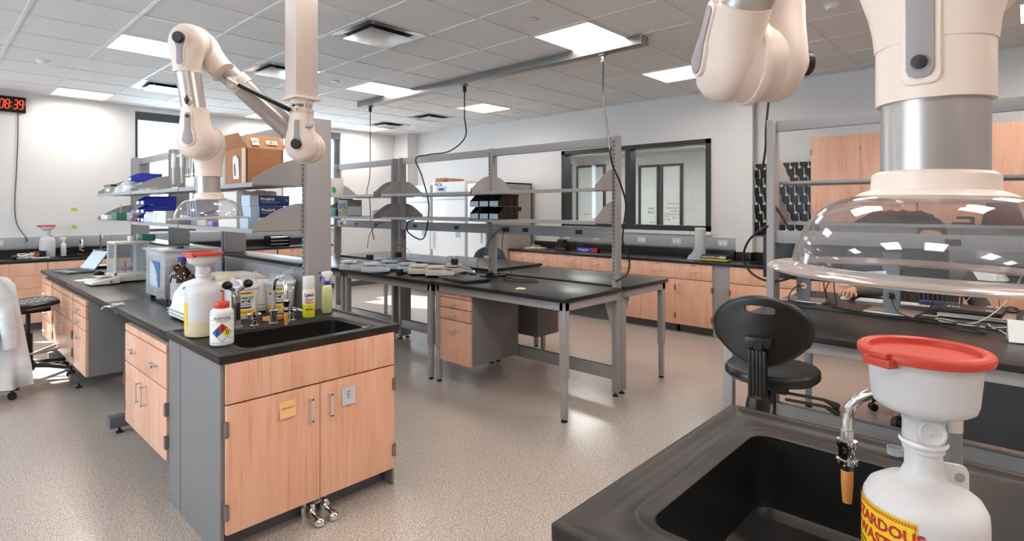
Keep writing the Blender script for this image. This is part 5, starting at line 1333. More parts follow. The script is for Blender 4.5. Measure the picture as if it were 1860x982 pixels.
MB().box(-.13,.13,-.18,.18,.003,.016).build('keyboard_base', M_black, r, bevel=.003); MB().box(-.13,.13,-.18,.18,.0165,.024).build('screen_lid', mat('lid_charcoal','36373a',.35,.2), r, bevel=.003)
r = thing('power_strip', 'black cable hub lying behind the closed laptop', 'power strip', (3.62, 3.60, T), -.3)
MB().box(-.13,.13,-.03,.03,0,.02).build('strip', M_black, r, bevel=.004); MB().sphere((-.02,.0,.035), .022, 12, 8).sphere((-.05,.01,.03), .018, 12, 8).build('plug', M_black, r)
def cable(label, pts, m=M_cable, rad=.0035, group=None, name='cable'):
    P = [Vector(p) for p in pts]; o = P[0].copy()
    return single(name, MB().tube(smooth_pts([p-o for p in P], 7), rad, 8), m, label, 'cable', o, 0, group)
cable('black cable plugged in the rail dropping left of middle post', [(3.80,3.62,1.30),(3.77,3.66,1.30),(3.74,3.72,1.24),(3.70,3.86,1.05),(3.68,3.88,.94),(3.66,3.86,.885)])
cable('black cable dropping from rail socket and looping on bench', [(3.80,3.60,1.30),(3.77,3.60,1.30),(3.765,3.62,1.22),(3.76,3.62,1.10),(3.72,3.52,1.00),(3.64,3.38,.90),(3.60,3.40,.879),(3.50,3.36,.876),(3.50,3.18,.876),(3.60,3.06,.876),(3.66,3.14,.876),(3.60,3.30,.877),(3.60,3.55,.88)])
single('plug', MB().box(-.02,.02,-.03,.03,-.02,.02), M_black, 'black plug in the middle shelf power rail', 'plug', (3.79, 3.61, 1.30), bevel=.006)
cable('short black cord hanging from the far power rail', [(3.80,5.62,1.33),(3.76,5.68,1.31),(3.72,5.80,1.18),(3.72,5.84,1.02)])
single('sticky_note', crumple(.075,.075,.006,21,.003,4,4), mat('note_cream','efdd9a',.8), 'curled cream sticky note on near middle table', 'note', (3.24, 2.92, T+.001), .5)
# black bins on the shelf
M_binc = mat('bin_black', '1f1f22', .4); M_binf = mat('bin_clear_front', 'a3b4c4', .3)
bb = None
nm = [['lower right','upper right'],['lower middle','upper middle'],['lower left','upper left']]
for i in range(3):
    for j in range(2):
        loc = (3.53, 3.445+.128*i, 1.401+.114*j); lab = nm[i][j]+' black hopper bin of the six on the middle shelf'
        if bb is None:
            bb = q = thing('hopper_bin', lab, 'bin', loc, 0, 'black hopper bins with clear fronts')
            bin_mb(.26,.118,.112).build('shell', M_binc, q, smooth=False); MB().box(-.003,-.0005,.006,.112,.003,.05).build('front_window', M_binf, q)
            MB().box(.04,.26,-.005,-.003,.09,.10).box(.11,.115,-.005,-.002,.01,.09).box(.20,.205,-.005,-.002,.01,.09).build('rib', M_black, q)
        else: dup(bb, loc, 0, lab)
r = thing('file_box', 'pale box with green leaf print on far upper middle shelf', 'box', (3.56, 6.46, 1.656)); MB().box(0,.2,0,.13,0,.225).build('carton', mat('pale_print','d0ccc6',.5), r, bevel=.002)
slab([(-.001,.10,.14),(-.001,.06,.16),(-.001,.03,.13),(-.001,.05,.07),(-.001,.10,.08)], (-1,0,0), .001).build('green_print', mat('print_leaf','2f9a55',.5), r, smooth=False)
slab([(.04,-.001,.05),(.08,-.001,.03),(.10,-.001,.07),(.07,-.001,.12),(.04,-.001,.11)], (0,-1,0), .001).build('green_print', mat('print_leaf'), r, smooth=False)
r = thing('picture_box', 'grey box with flower picture on far lower middle shelf', 'box', (3.56, 6.03, 1.401)); MB().box(0,.20,0,.22,0,.20).build('carton', mat('taupe_card','8f8881',.6), r, bevel=.002)
MB().box(-.001,0,.02,.20,.09,.16).build('blue_photo', mat('photo_navy','233a6b',.4), r); 
b = MB()
for k in range(9): b.sphere((-.003,.05+.011*k,.045+.05*abs(math.sin(k*1.7))), .010, 8, 6)
b.build('flower_print', mat('flower','c9d27a',.5), r); MB().box(.005,.19,-.001,0,.01,.12).build('label', M_whiteb, r)
r = thing('magazine_file', 'black magazine file beside the flower picture box', 'file box', (3.58, 6.30, 1.401)); MB().prism([(0,0),(.22,0),(.22,.22),(.12,.22),(0,.10)], (0,0,0), (1,0,0), (0,0,1), (0,.14,0)).build('shell', M_black, r, bevel=.002)
r = thing('tube_rack', 'small green tube rack in front of magazine file', 'rack', (3.565, 6.28, 1.402)); MB().box(-.025,-.002,0,.10,0,.08).build('rack', mat('rack_green','1f9a72',.4), r, bevel=.002)
b = MB()
for i in range(4):
    for j in range(3): b.box(-.0265,-.0248,.008+.024*i,.024+.024*i,.008+.025*j,.024+.025*j)
b.build('openings', mat('rack_hole','0f5a42',.5), r)
r = thing('small_carton', 'tiny printed carton at end of lower middle shelf', 'box', (3.60, 5.50, 1.401)); MB().box(0,.06,0,.05,0,.08).build('carton', M_off, r, bevel=.001); MB().box(-.001,0,.005,.045,.02,.07).build('label', M_insert, r)
note('cream sticky note hanging on the far power rail', (3.585, 6.12, 1.38), .05, .07, 'ece2b8', 0); bpy.data.objects['sticky_note.002' if 'sticky_note.003' not in bpy.data.objects else 'sticky_note.003'].rotation_euler = (0,0,-PI/2)
bq = None
for (x, y), lab in (((3.30,6.50),'blue-capped clear bottle at left on far middle table'), ((3.42,6.45),'blue-capped clear bottle at right on far middle table')):
    if bq is None:
        bq = q = thing('reagent_bottle', lab, 'bottle', (x,y,TB), 0, 'blue-capped clear bottles')
        MB().lathe([(.038,0),(.042,.004),(.042,.10),(.020,.135),(.017,.15)], n=24).build('body', mat('clear_blue_bottle','c6d6e2',.15, sub=.1), q); MB().lathe([(.021,.147),(.021,.17),(.002,.171)], n=18).build('cap', mat('cap_blue'), q)
        on_cyl(patch(.04,.05,8), .042, math.radians(240), .05).build('label', M_whiteb, q)
    else: dup(bq, (x,y,TB), 0, lab)
# =================================================== FRIDGES AND TALL CABINETS
def upright(label, y0, y1, top, xf=6.05, logo=None, glass=False, handle=0):
    r = thing('upright_freezer', label, 'freezer', (xf, y0, 0)); L = y1-y0; D = .80
    MB().box(.03, D, 0, L, .12, top).build('cabinet', mat('fridge_side','cfcbc8',.4), r, bevel=.006)
    MB().box(0, .03, .005, L-.005, top-.30, top-.005).build('control_fascia', M_whiteg, r, bevel=.006)
    d = MB().box(0, .03, .005, L-.005, .14, top-.305).build('door', M_whiteg, r, bevel=.008)
    f = r.children[1]
    MB().box(-.003, 0, L-.36, L-.10, top-.17, top-.08).build('display', mat('display_grey','aab4c0',.3), f); MB().box(-.005, -.003, L-.30, L-.17, top-.14, top-.11).build('readout', M_slot, f)
    if logo: on_plane(text_mb(logo, .075, .003), (-.003, L-.16, top-.045), (0,-1,0), (0,0,1)).build('lettering', mat('logo_blue','2b3f8f',.4), f)
    if handle: MB().box(-.05, 0, L-.05 if handle > 0 else .02, L-.02 if handle > 0 else .05, .80, 1.12).build('handle', M_white, d, bevel=.01)
    MB().box(-.002, 0, .10, .22, 1.02, 1.2).build('sticker', mat('sticker_blue','9fb6d6',.5), d)
    b = MB()
    for (x, y) in ((.06,.06),(.06,L-.06),(.7,.06),(.7,L-.06)): b.cyl((x,y-.02,.04),(x,y+.02,.04),.04,n=14); b.box(x-.02,x+.02,y-.012,y+.012,.04,.12)
    b.build('caster', M_slot, r)
    return r
upright('tall white upright freezer nearest the corner, partly behind posts', 7.56, 8.42, 1.90, logo=None, handle=1)
upright('tall white upright freezer with blue maker lettering in middle', 6.67, 7.49, 1.94, logo='PHCbi', handle=1)
r = thing('tall_cabinet', 'tall beige-sided cabinet with glass door next to freezers', 'cabinet', (6.05, 5.93, 0))
MB().box(.02,.80,0,.015,.10,1.90).box(.02,.80,.655,.67,.10,1.90).box(.78,.80,0,.67,.10,1.90).box(.02,.80,0,.67,1.88,1.90).box(.02,.80,0,.67,.10,.13).box(.02,.80,.25,.265,.10,1.90).build('carcass', mat('beige_steel','bcb1a8',.45), r)
MB().box(.04,.76,.015,.25,.5,.515).box(.04,.76,.015,.25,.9,.915).box(.04,.76,.015,.25,1.3,1.315).build('inner_shelf', M_alu, r)
MB().box(0,.02,.26,.67,.12,1.89).build('door', M_whiteg, r, bevel=.004); MB().box(-.004,0,.33,.36,.95,1.25).build('handle_recess', M_insert, r)
b = MB().box(0,.02,.0,.25,.12,.16).box(0,.02,0,.25,1.85,1.89).box(0,.02,0,.02,.16,1.85).box(0,.02,.23,.25,.16,1.85); b.build('glass_door_frame', M_grey, r); MB().box(.008,.012,.02,.23,.16,1.85).build('glass_pane', M_glass, r)
MB().box(.02,.80,0,.67,0,.10).build('plinth', M_dgrey, r); MB().cyl((.42,-.003,1.14),(.42,0,1.14),.022,n=18).build('lock', M_slot, r)
MB().box(.46,.54,-.006,0,1.45,1.52).build('wall_switch', M_black, r)
q = None
for (y, w_, lab) in ((7.25,.22,'long brown cardboard carton on top of the lettered freezer'), (7.02,.13,'short brown cardboard carton on top of the lettered freezer')):
    r = thing('carton', lab, 'box', (6.10, y, 1.941)); MB().box(0,.25,0,w_,0,.07 if w_ > .2 else .05).build('carton', M_card, r, bevel=.001); MB().box(0,.25,w_/2-.02,w_/2+.02,.0701 if w_ > .2 else .0501,.071 if w_ > .2 else .051).build('tape', mat('tape'), r)
# =================================================== RIGHT WALL COUNTER THINGS
flat_stack('small pile of cream papers at left end of right wall counter', (6.55, 5.60, T), 6, .2, .3, 6, mat('cream_paper','e0d3c3',.8))
single('pen', MB().cyl((0,-.07,.03),(0,.07,.045),.006,n=8), M_off, 'pale pen resting on the pile of cream papers', 'pen', (6.50, 5.55, T+.02), .5)
r = thing('heat_block', 'small black stacked device on right wall counter', 'device', (6.62, 5.12, T)); MB().box(-.06,.06,-.10,.10,.0,.05).build('base', M_black, r, bevel=.004); MB().box(-.05,.05,-.09,.09,.055,.095).build('block', M_slot, r, bevel=.004); MB().box(-.035,.045,-.05,.08,.10,.16).build('head', M_black, r, bevel=.006); MB().box(-.062,-.060,-.08,.08,.018,.024).build('strip', M_insert, r)
r = thing('wrap_box', 'long blue and red food wrap box on right wall counter', 'box', (6.55, 4.45, T)); MB().box(0,.06,0,.36,0,.055).build('carton', mat('wrap_blue','2540b8',.4), r, bevel=.001); MB().box(-.001,.061,0,.11,.001,.0555).build('red_end', mat('wrap_red','b02a3a',.4), r)
on_plane(text_mb('Stretch-Tite', .035, .001), (-.002,.23,.032), (0,-1,0), (0,0,1)).build('lettering', M_white, r); on_plane(text_mb('250 SQ FT', .014, .0003), (-.002,.22,.012), (0,-1,0), (0,0,1)).build('lettering', M_white, r)
r = thing('bag_roll', 'upright roll of clear plastic bags on right wall counter', 'roll', (6.52, 2.93, T)); MB().lathe([(.062,0),(.064,.004),(.064,.385),(.060,.39),(.02,.39),(.02,.37)], n=28).build('roll', mat('roll_plastic','c9cacc',.3), r)
b = MB(); rr = random.Random(3)
for k in range(22):
    z = .01+.017*k; b.lathe([(.0645,z),(.0652,z+.003),(.0645,z+.006)], n=28, cap=False)
b.build('wound_layers', M_bag, r); slab([(-.03,.055,.0),(-.02,.13,.0),(-.0,.12,.06),(.0,.075,.14),(-.01,.06,.20)], (1,0,0), .02).join(crumple(.08,.09,.06,9,.014).map(lambda p: p+Vector((0,.11,0)))).build('loose_end', M_bag, r)
glove_box('black and yellow glove box at end of right wall counter', (6.40, 2.86, T), R90, mat('carton_black','1c1a18',.5), mat('carton_black'), None, M_white, None, .30, .13, .075)
gb = bpy.data.objects[[o.name for o in bpy.data.objects if o.get('label') == 'black and yellow glove box at end of right wall counter'][0]]
MB().box(.0,.30,-.0015,0,.012,.032).box(.3,.3012,0,.13,.012,.032).build('yellow_band', mat('band_yellow','d9b820',.5), gb)
on_plane(text_mb('EVOLUTION ONE', .028, .0008), (.12,-.0018,.052), (1,0,0), (0,0,1)).build('lettering', M_white, gb); MB().box(.22,.29,-.0015,0,.042,.068).build('white_panel', M_off, gb)
r = thing('white_bag_pile', 'white plastic bags and cables on right wall counter seen under the hood', 'bag', (6.5, .75, T)); crumple(.30,.40,.14,14,.03,9,9).build('bag', mat('bag_white','dfe0e2',.4), r)
crumple(.26,.34,.10,17,.03,8,8).map(lambda p: p+Vector((.0,-.45,0))).build('bag', mat('bag_white'), r)
# =================================================== CLOCK WALL THINGS
r = thing('digital_clock', 'black digital wall clock with red digits 08:39', 'clock', (.975, 9.50, 2.72))
MB().box(-.285,0,-.05,0,0,.20).build('case', M_blackg, r, bevel=.006)
seg = {'0':'abcdef','8':'abcdefg','3':'abgcd','9':'abcdfg'}
def digit(b, ch, x, w_=.036, h_=.11, z=.10, t=.009):
    S = {'a':(0,h_/2,1),'g':(0,0,1),'d':(0,-h_/2,1),'b':(w_/2,h_/4,0),'c':(w_/2,-h_/4,0),'f':(-w_/2,h_/4,0),'e':(-w_/2,-h_/4,0)}
    for s_ in seg[ch]:
        cx_, cz, hz_ = S[s_]; k = .09*(z+cz-.1)
        if hz_: b.bc(x+cx_+k, -.0515, z+cz, w_-t*1.3, .002, t)
        else: b.bc(x+cx_+k, -.0515, z+cz, t, .002, h_/2-t*1.3)
b = MB()
for ch, x in (('0',-.232),('8',-.178),('3',-.100),('9',-.046)): digit(b, ch, x)
b.bc(-.138,-.0515,.122,.009,.002,.010); b.bc(-.141,-.0515,.078,.009,.002,.010); b.build('digits', M_led, r)
cable('thin black clock cord hanging down the left wall', [(.90,9.485,2.72),(.90,9.485,2.4),(.885,9.485,1.95),(.87,9.485,1.55),(.89,9.485,1.30),(.97,9.45,1.13),(.99,9.45,1.07)], M_cable, .005, None, 'clock_cord')
for (z, s_, lab) in ((1.485,.07,'upper green sticky tab on the clock wall'), (1.245,.05,'lower green sticky tab just above the wall raceway')):
    o = single('sticky_note', MB().box(-s_/2,s_/2,-.002,0,-.02,.02), mat('note_green','a9c848',.8), lab, 'note', (1.475, 9.499, z), 0, None)
r = thing('headset', 'coiled white cables with orange and black gear on clock wall counter', 'cables', (.93, 9.05, T))
MB().sphere((-.10,0,.03), .035, 14, 8, .85).build('black_puck', M_black, r); MB().box(.08,.2,.05,.14,0,.09).build('box', M_black, r, bevel=.006); MB().box(.04,.13,.0,.07,.02,.08).build('orange_part', mat('orange','d9822e',.5), r, bevel=.006)
MB().tube(smooth_pts([(math.cos(k*2.2)*.09, -.02+math.sin(k*2.2)*.05, .02+.012*(k % 5)) for k in range(13)], 5), .006, 6).build('white_coil', M_cablew, r)
MB().tube(smooth_pts([(.05,-.03,.01),(.15,-.06,.012),(.22,-.04,.01)], 5), .010, 6).build('white_plug', M_cablew, r)
r = thing('clip_stand', 'folded black wire stand beside clock wall waste bottle', 'stand', (1.05, 9.02, T)); MB().tube([(-.08,0,.004),(.0,.03,.10),(.02,.03,.10),(-.02,-.02,.03),(.05,.0,.004),(.02,.03,.08)], .006, 6).box(-.06,.08,-.04,.02,0,.008).build('frame', M_black, r)
r = thing('paper_tray', 'black three-tier letter tray at right end of clock wall counter', 'tray', (3.95, 9.05, T))
for k in range(3): MB().box(0,.33,0,.25,.03+.055*k,.036+.055*k).box(0,.33,.245,.25,.03+.055*k,.06+.055*k).build('tier', M_black, r); MB().box(.02,.31,.005,.22,.038+.055*k,.042+.055*k).build('paper', M_paper, r)
MB().box(0,.006,0,.25,0,.16).build('side', M_black, r); MB().box(.324,.33,.0,.25,0,.16).build('side', M_black, r)
# =================================================== RIGHT BENCH THINGS
M_mgrey = mat('monitor_grey', '6d6f73', .4, .3); M_mback = mat('monitor_back', '1c1d20', .45)
def monitor(label, loc, rz, z0, z1, W_=.54, sc=1.0, hole=True):
    """stands at loc; screen faces local +x"""
    r = thing('monitor', label, 'monitor', loc, rz, 'monitors facing away on the far right bench')
    MB().box(-.10,.12,-.13,.13,0,.012).build('stand_base', M_alu, r, bevel=.003)
    out = [(-.045,0),(.045,0),(.04,z0+.12),(-.04,z0+.12)]
    n = 20; ci = [(.022*math.cos(2*PI*k/n), .105+.022*math.sin(2*PI*k/n)) for k in range(n)]
    b = MB(); 
    ov = []
    for k in range(n):
        a = 2*PI*k/n; cx_, cz_ = math.cos(a), math.sin(a); s_ = min(.043/abs(cx_) if abs(cx_) > 1e-6 else 9, (.093/abs(cz_)) if abs(cz_) > 1e-6 else 9); ov.append((cx_*s_, .105+cz_*s_))
    b.ring([[(-.03,y,z) for y,z in ov], [(-.03,y,z) for y,z in ci], [(-.012,y,z) for y,z in ci], [(-.012,y,z) for y,z in ov]], closed=True)
    b.box(-.03,-.012,-.043,.043,.198,z0+.16)
    b.build('stand_neck', M_mgrey, r, smooth=False)
    p = MB().box(-.012,.028,-W_/2,W_/2,z0,z1).build('panel', M_mback, r, bevel=.006)
    MB().box(-.0135,-.012,-.05,.05,(z0+z1)/2-.05,(z0+z1)/2+.05).build('mount_plate', M_mgrey, p); MB().box(.028,.029,-W_/2+.01,W_/2-.01,z0+.02,z1-.01).build('screen', mat('screen_glow','4b5c78',.2), p)
    return r
monitor('left monitor seen from behind beside the bench post', (4.14, 1.12, T), 0, .14, .44)
monitor('middle monitor seen from behind in front of the seated person', (4.02, .60, T), -.1, .19, .44)
monitor('right monitor seen from behind near right picture edge', (4.30, -.42, T), .1, .16, .46)
r = thing('keyboard', 'slim white keyboard lying behind the middle monitor', 'keyboard', (4.42, .65, T)); MB().box(-.06,.06,-.215,.215,.0,.010).build('frame', M_alu, r, bevel=.002)
b = MB()
for i in range(5):
    for j in range(14): b.box(-.052+.0212*i,-.052+.0212*i+.018,-.205+.0295*j,-.205+.0295*j+.026,.010,.0125)
b.build('keys', M_white, r)
single('computer_mouse', MB().lathe([(.027,.0),(.030,.006),(.028,.018),(.018,.027),(.003,.030)], n=20, sx=1.7, sy=1), M_white, 'white mouse under the seated person hand', 'mouse', (4.39, .93, T), 0)
r = thing('smartphone', 'phone in pale pink case beside stacked laptops', 'phone', (4.07, .46, T), .1); MB().box(-.038,.038,-.075,.075,0,.010).build('case', mat('pink_case','d8b4a4',.4), r, bevel=.004); MB().box(-.033,.033,-.068,.068,.010,.0112).build('screen', M_blackg, r)
r = thing('laptop', 'silver laptop at bottom of stack on right bench', 'laptop', (4.17, .22, T), .0); MB().box(-.12,.12,-.17,.17,.004,.018).build('keyboard_base', M_alu, r, bevel=.004); MB().box(-.12,.12,-.17,.17,.0185,.026).build('screen_lid', M_alu, r, bevel=.003)
r = thing('laptop', 'black laptop with white stickers on top of silver one', 'laptop', (4.21, .26, T+.0265), -.06); MB().box(-.115,.115,-.16,.16,.002,.016).build('keyboard_base', M_black, r, bevel=.004); L = MB().box(-.115,.115,-.16,.16,.0165,.023).build('screen_lid', mat('lid_charcoal'), r, bevel=.003)
for k in range(3): MB().box(-.04+.0*k,.01,.035+.022*k,.050+.022*k,.0232,.0236).build('sticker', M_white, L)
MB().lathe([(.022,.0232),(.022,.0238)], (-.03,-.10,0), 16).build('sticker', mat('sticker_red','c2453a',.5), L); MB().box(-.075,-.05,-.12,-.085,.0232,.0238).build('sticker', M_white, L)
r = thing('number_card', 'white folded number card at right edge of bench', 'card', (3.575, .0, T), .15)
slab([(-.04,.075,0),(-.04,-.075,0),(0,-.075,.10),(0,.075,.10)], (-1,0,.4), .001).build('front', M_white, r, smooth=False); slab([(.04,.075,0),(.04,-.075,0),(0,-.075,.10),(0,.075,.10)], (1,0,.4), .001).build('back', M_white, r, smooth=False)
on_plane(text_mb('1', .055, .001), Vector((-.024,-.015,.05)), (0,-1,0), Vector((.04,0,.10)).normalized()).build('lettering', M_ink, r)
r = thing('earbud_case', 'tangle of small adapters by far bench edge', 'adapters', (4.50, .16, T)); MB().box(-.03,.03,-.03,.03,0,.025).build('adapter', M_white, r, bevel=.004); MB().tube(smooth_pts([(.0,-.03,.01),(.04,-.08,.03),(.0,-.12,.02),(-.04,-.08,.012),(.03,-.04,.03)],5), .006, 6).build('cable', M_black, r)
single('power_adapter', MB().box(-.04,.04,-.04,.04,0,.028), M_white, 'white square charger at right edge of far bench', 'adapter', (4.20, -.02, T), .1, None, .006)
single('blue_pouch', MB().box(-.05,.05,-.10,.10,0,.035), mat('pouch_navy','27335c',.6), 'dark blue pouch behind the stacked laptops', 'pouch', (4.46, .42, T), .05, None, .012)
single('wire_hanger', MB().tube([(0,.08,.0),(0,.0,.12),(0,-.08,.0)], .003, 6), M_cablew, 'thin white cable standing in a peak behind laptops', 'cable', (4.38, .22, T+.03))
z = T+.004
cable('black monitor cable looping off the left monitor neck', [(4.13,1.12,z+.10),(4.06,1.16,z+.09),(4.00,1.18,z+.02),(4.02,1.10,z),(4.06,.98,z),(4.12,.92,z)])
cable('black cable from left monitor panel down to the bench', [(4.12,1.0,1.03),(4.08,.98,.95),(4.04,.93,z),(3.96,.86,z),(3.90,.76,z),(3.88,.60,z),(3.92,.45,z),(3.88,.30,z)])
cable('second black cable hanging from the left monitor', [(4.13,.94,1.03),(4.10,.93,.96),(4.03,.90,z),(3.94,.88,z),(3.86,.76,z),(3.84,.60,z)])
cable('black cable arching from table up to middle monitor', [(4.02,.87,1.06),(4.04,.92,1.05),(4.02,.96,.98),(3.98,.94,z),(3.95,.90,z)])
cable('black cable passing through the middle monitor neck hole', [(4.06,.62,.98),(3.97,.60,.97),(3.94,.57,.90),(3.90,.50,z),(3.86,.40,z),(3.80,.28,z),(3.86,.18,z)])
cable('black cable sagging right of the middle monitor stand', [(4.02,.42,1.06),(4.0,.40,1.0),(3.95,.42,.92),(3.92,.50,z),(3.88,.62,z),(3.90,.74,z)])
cable('long black cable bundle along the seam of the right bench', [(3.98,.92,z),(3.90,.80,z),(3.86,.66,z),(3.84,.50,z),(3.82,.34,z),(3.80,.15,z),(3.84,.0,z)], M_cable, .005)
cable('large black cable loop in front of stacked laptops', [(3.84,.42,z),(3.80,.30,z+.004),(3.72,.20,z),(3.66,.16,z),(3.66,.26,z),(3.74,.33,z),(3.84,.34,z),(3.86,.20,z),(3.84,.05,z)], M_cable, .004)
cable('white charging cable curving in front of stacked laptops', [(4.1,.02,z+.01),(3.96,.06,z),(3.86,.16,z),(3.86,.30,z),(3.92,.38,z),(3.98,.36,z),(3.94,.22,z),(4.0,.10,.98),(4.1,.02,1.15),(4.16,-.02,1.3)], M_cablew, .0035)
cable('short white cable ending at the number card', [(3.98,.16,z),(3.86,.14,z),(3.78,.10,z),(3.70,.08,z)], M_cablew, .003)
cable('big black power cord loop around the right bench post', [(3.84,1.24,1.385),(3.80,1.28,1.37),(3.82,1.38,1.28),(3.84,1.42,1.16),(3.84,1.36,1.06),(3.84,1.24,1.02),(3.84,1.10,1.07),(3.86,1.05,1.18),(3.86,1.10,1.30),(3.86,1.20,1.48),(3.85,1.30,1.62),(3.84,1.30,1.72),(3.85,1.28,1.9),(3.90,1.29,2.08),(3.96,1.27,2.4),(4.05,1.22,2.7),(4.1,1.2,2.985)], M_cable, .0075)
r = thing('slate_box', 'tall slate blue narrow box beside right bench post', 'box', (4.18, 1.16, T)); 
bpy.data.objects.remove(r)
# shelf of right frame
r = thing('equipment_cover', 'flat black padded bag on the right bench lower shelf', 'bag', (4.05, .36, 1.411)); crumple(.2,.44,.075,31,.015,8,14).map(lambda p: p+Vector((0,.22,0))).build('bag', mat('black_cloth','1d1c1d',.8), r)
r = thing('stapler', 'small black stapler on the right bench lower shelf', 'stapler', (4.04, .27, 1.411)); MB().box(-.02,.02,-.05,.05,0,.012).box(-.016,.016,-.045,.03,.03,.045).box(-.016,.016,-.05,-.03,.012,.04).build('stapler', M_black, r, bevel=.003)
bm_ = None
for (y, h_, lab) in ((.10,.14,'low black cloth cover right of the stapler'), (-.10,.20,'taller black cloth cover right of the low one'), (-.32,.20,'black cloth cover at right end of lower shelf')):
    r = thing('microscope_cover', lab, 'cover', (4.06, y, 1.411), 0, 'black cloth covers on right shelf'); MB().prism([(-.09,0),(.09,0),(.065,h_),(-.05,h_*.96)], (-.09,0,0), (0,1,0), (0,0,1), (.18,0,0)).build('cover', mat('black_cloth'), r, bevel=.008)
r = thing('storage_crate', 'black open crate on the right bench lower shelf', 'crate', (4.06, -.62, 1.411)); MB().box(-.1,.1,-.15,.15,0,.004).box(-.1,-.096,-.15,.15,0,.2).box(.096,.1,-.15,.15,0,.2).box(-.1,.1,-.15,-.146,0,.2).box(-.1,.1,.146,.15,0,.2).build('crate', M_black, r)
# =================================================== CHAIRS
M_chair = mat('chair_black', '141311', .32)
def five_star(root, R=.30, casters=True, a0=.3, z=.09):
    MB().lathe([(.045,z-.02),(.05,z),(.045,z+.06),(.03,z+.08)], n=24).build('hub', M_black, root)
    for k in range(5):
        a = a0+2*PI*k/5; c, s_ = math.cos(a), math.sin(a)
        l = MB().tube([(c*.03,s_*.03,z+.03),(c*R*.5,s_*R*.5,z+.02),(c*R,s_*R,z-.01)], [.026,.022,.016], 10).build('base_leg', M_black, root)
        if casters:
            b = MB(); t = Vector((-s_, c, 0)); o = Vector((c*R, s_*R, .028))
            b.cyl(o-t*.022, o-t*.006, .028, n=18).cyl(o+t*.006, o+t*.022, .028, n=18).cyl(o+Vector((0,0,.01)), o+Vector((0,0,.055)), .008, n=8)
            b.cyl(o-t*.024, o+t*.024, .006, n=8)
            b.build('caster', M_black, l)
def pad(w_, d_, z0, th, r_=.16, n=8, dish=.0, m=None):
    R = []
    for (k, zz) in ((.90,0),(1.0,th*.35),(1.0,th*.75),(.96,th*.95),(.80,th),(.4,th-dish),(.02,th-dish)):
        R.append([(x*k, y*k, z0+zz) for x, y in rrect(0,0,w_,d_,r_)])
    return MB().ring(R)
# right chair: tall lab chair, back towards the camera
r = thing('lab_chair', 'black moulded lab chair with oval slotted backrest at right bench', 'chair', (2.78, .895, 0), .15)
pad(.39,.41,.70,.055,.17,dish=.012).build('seat', M_chair, r)
b = MB()
for i in range(4):
    for j in range(5): b.lathe([(.006,.743),(.006,.7445)], (-.10+.065*i,-.12+.06*j,0), 8)
b.build('seat_holes', M_slot, r)
# backrest: oval shell with slot, standing at local x = -.27
N = 48
def oval(a, k=1.0):
    y = .206*k*math.cos(a); z = .138*k*math.sin(a)
    if z < 0: 
        q = abs(math.cos(a)); y *= (1-.42*(1-q)) if q < .9 else 1; z *= 1.25
    return y, z
def slot(a): 
    c_, s_ = math.cos(a), math.sin(a); p = 4
    m_ = (abs(c_)**p+abs(s_)**p)**(-1/p); return .062*c_*m_, .078+.017*s_*m_
ZB = .985
cv = lambda y: -.27+.9*y*y
R = []
for (x_, k) in ((.0,.96),(-.008,1.0),(-.022,1.0),(-.030,.97),(-.032,.90)):
    R.append([(cv(oval(2*PI*i/N,k)[0])+x_, oval(2*PI*i/N,k)[0], ZB+oval(2*PI*i/N,k)[1]) for i in range(N)])
R.append([(cv(slot(2*PI*i/N)[0])-.030, slot(2*PI*i/N)[0], ZB+slot(2*PI*i/N)[1]) for i in range(N)])
R.append([(cv(slot(2*PI*i/N)[0])+.0, slot(2*PI*i/N)[0], ZB+slot(2*PI*i/N)[1]) for i in range(N)])
MB().ring(R, closed=True).build('backrest', M_chair, r, angle=60)
MB().box(-.335,-.30,-.055,.055,ZB-.085,ZB-.035).build('bracket', M_chair, r, bevel=.008)
MB().box(-.345,-.325,-.016,.016,.82,ZB-.05).build('back_blade', M_black, r)
b = MB()
for k in range(5): b.box(-.362,-.318,-.036+.0146*k,-.036+.0146*k+.0125,.69,.90)
b.box(-.355,-.320,-.036,.036,.69,.90)
b.build('back_post', M_chair, r, bevel=.002)
MB().lathe([(.03,.57),(.047,.60),(.05,.66),(.042,.70),(.03,.71)], (-.335,0,0), 10).build('tension_boot', M_chair, r, angle=20)
MB().tube([(-.335,0,.60),(-.25,0,.60),(-.10,0,.66),(0,0,.67)], .02, 10).box(-.12,.12,-.08,.08,.66,.70).build('mechanism', M_black, r)
MB().cyl((-.22,-.035,.62),(-.22,.035,.62),.026,n=18).build('chrome_bolt', M_chrome, r)
for dz, dy in ((0,-.10),(-.03,-.12)):
    MB().tube([(-.10,dy*.6,.665+dz),(-.04,-.20+dy*.2,.645+dz),(.01,-.27,.61+dz)], [.007,.007,.016], 8).build('lever', M_black, r)
MB().cyl((0,0,.15),(0,0,.42),.032).cyl((0,0,.40),(0,0,.66),.018).build('gas_column', M_black, r)
MB().tube([(.19*math.cos(a), .19*math.sin(a), .28) for a in [2*PI*k/28 for k in range(28)]], .010, 8, closed=True).build('foot_ring', M_chrome, r)
five_star(r)
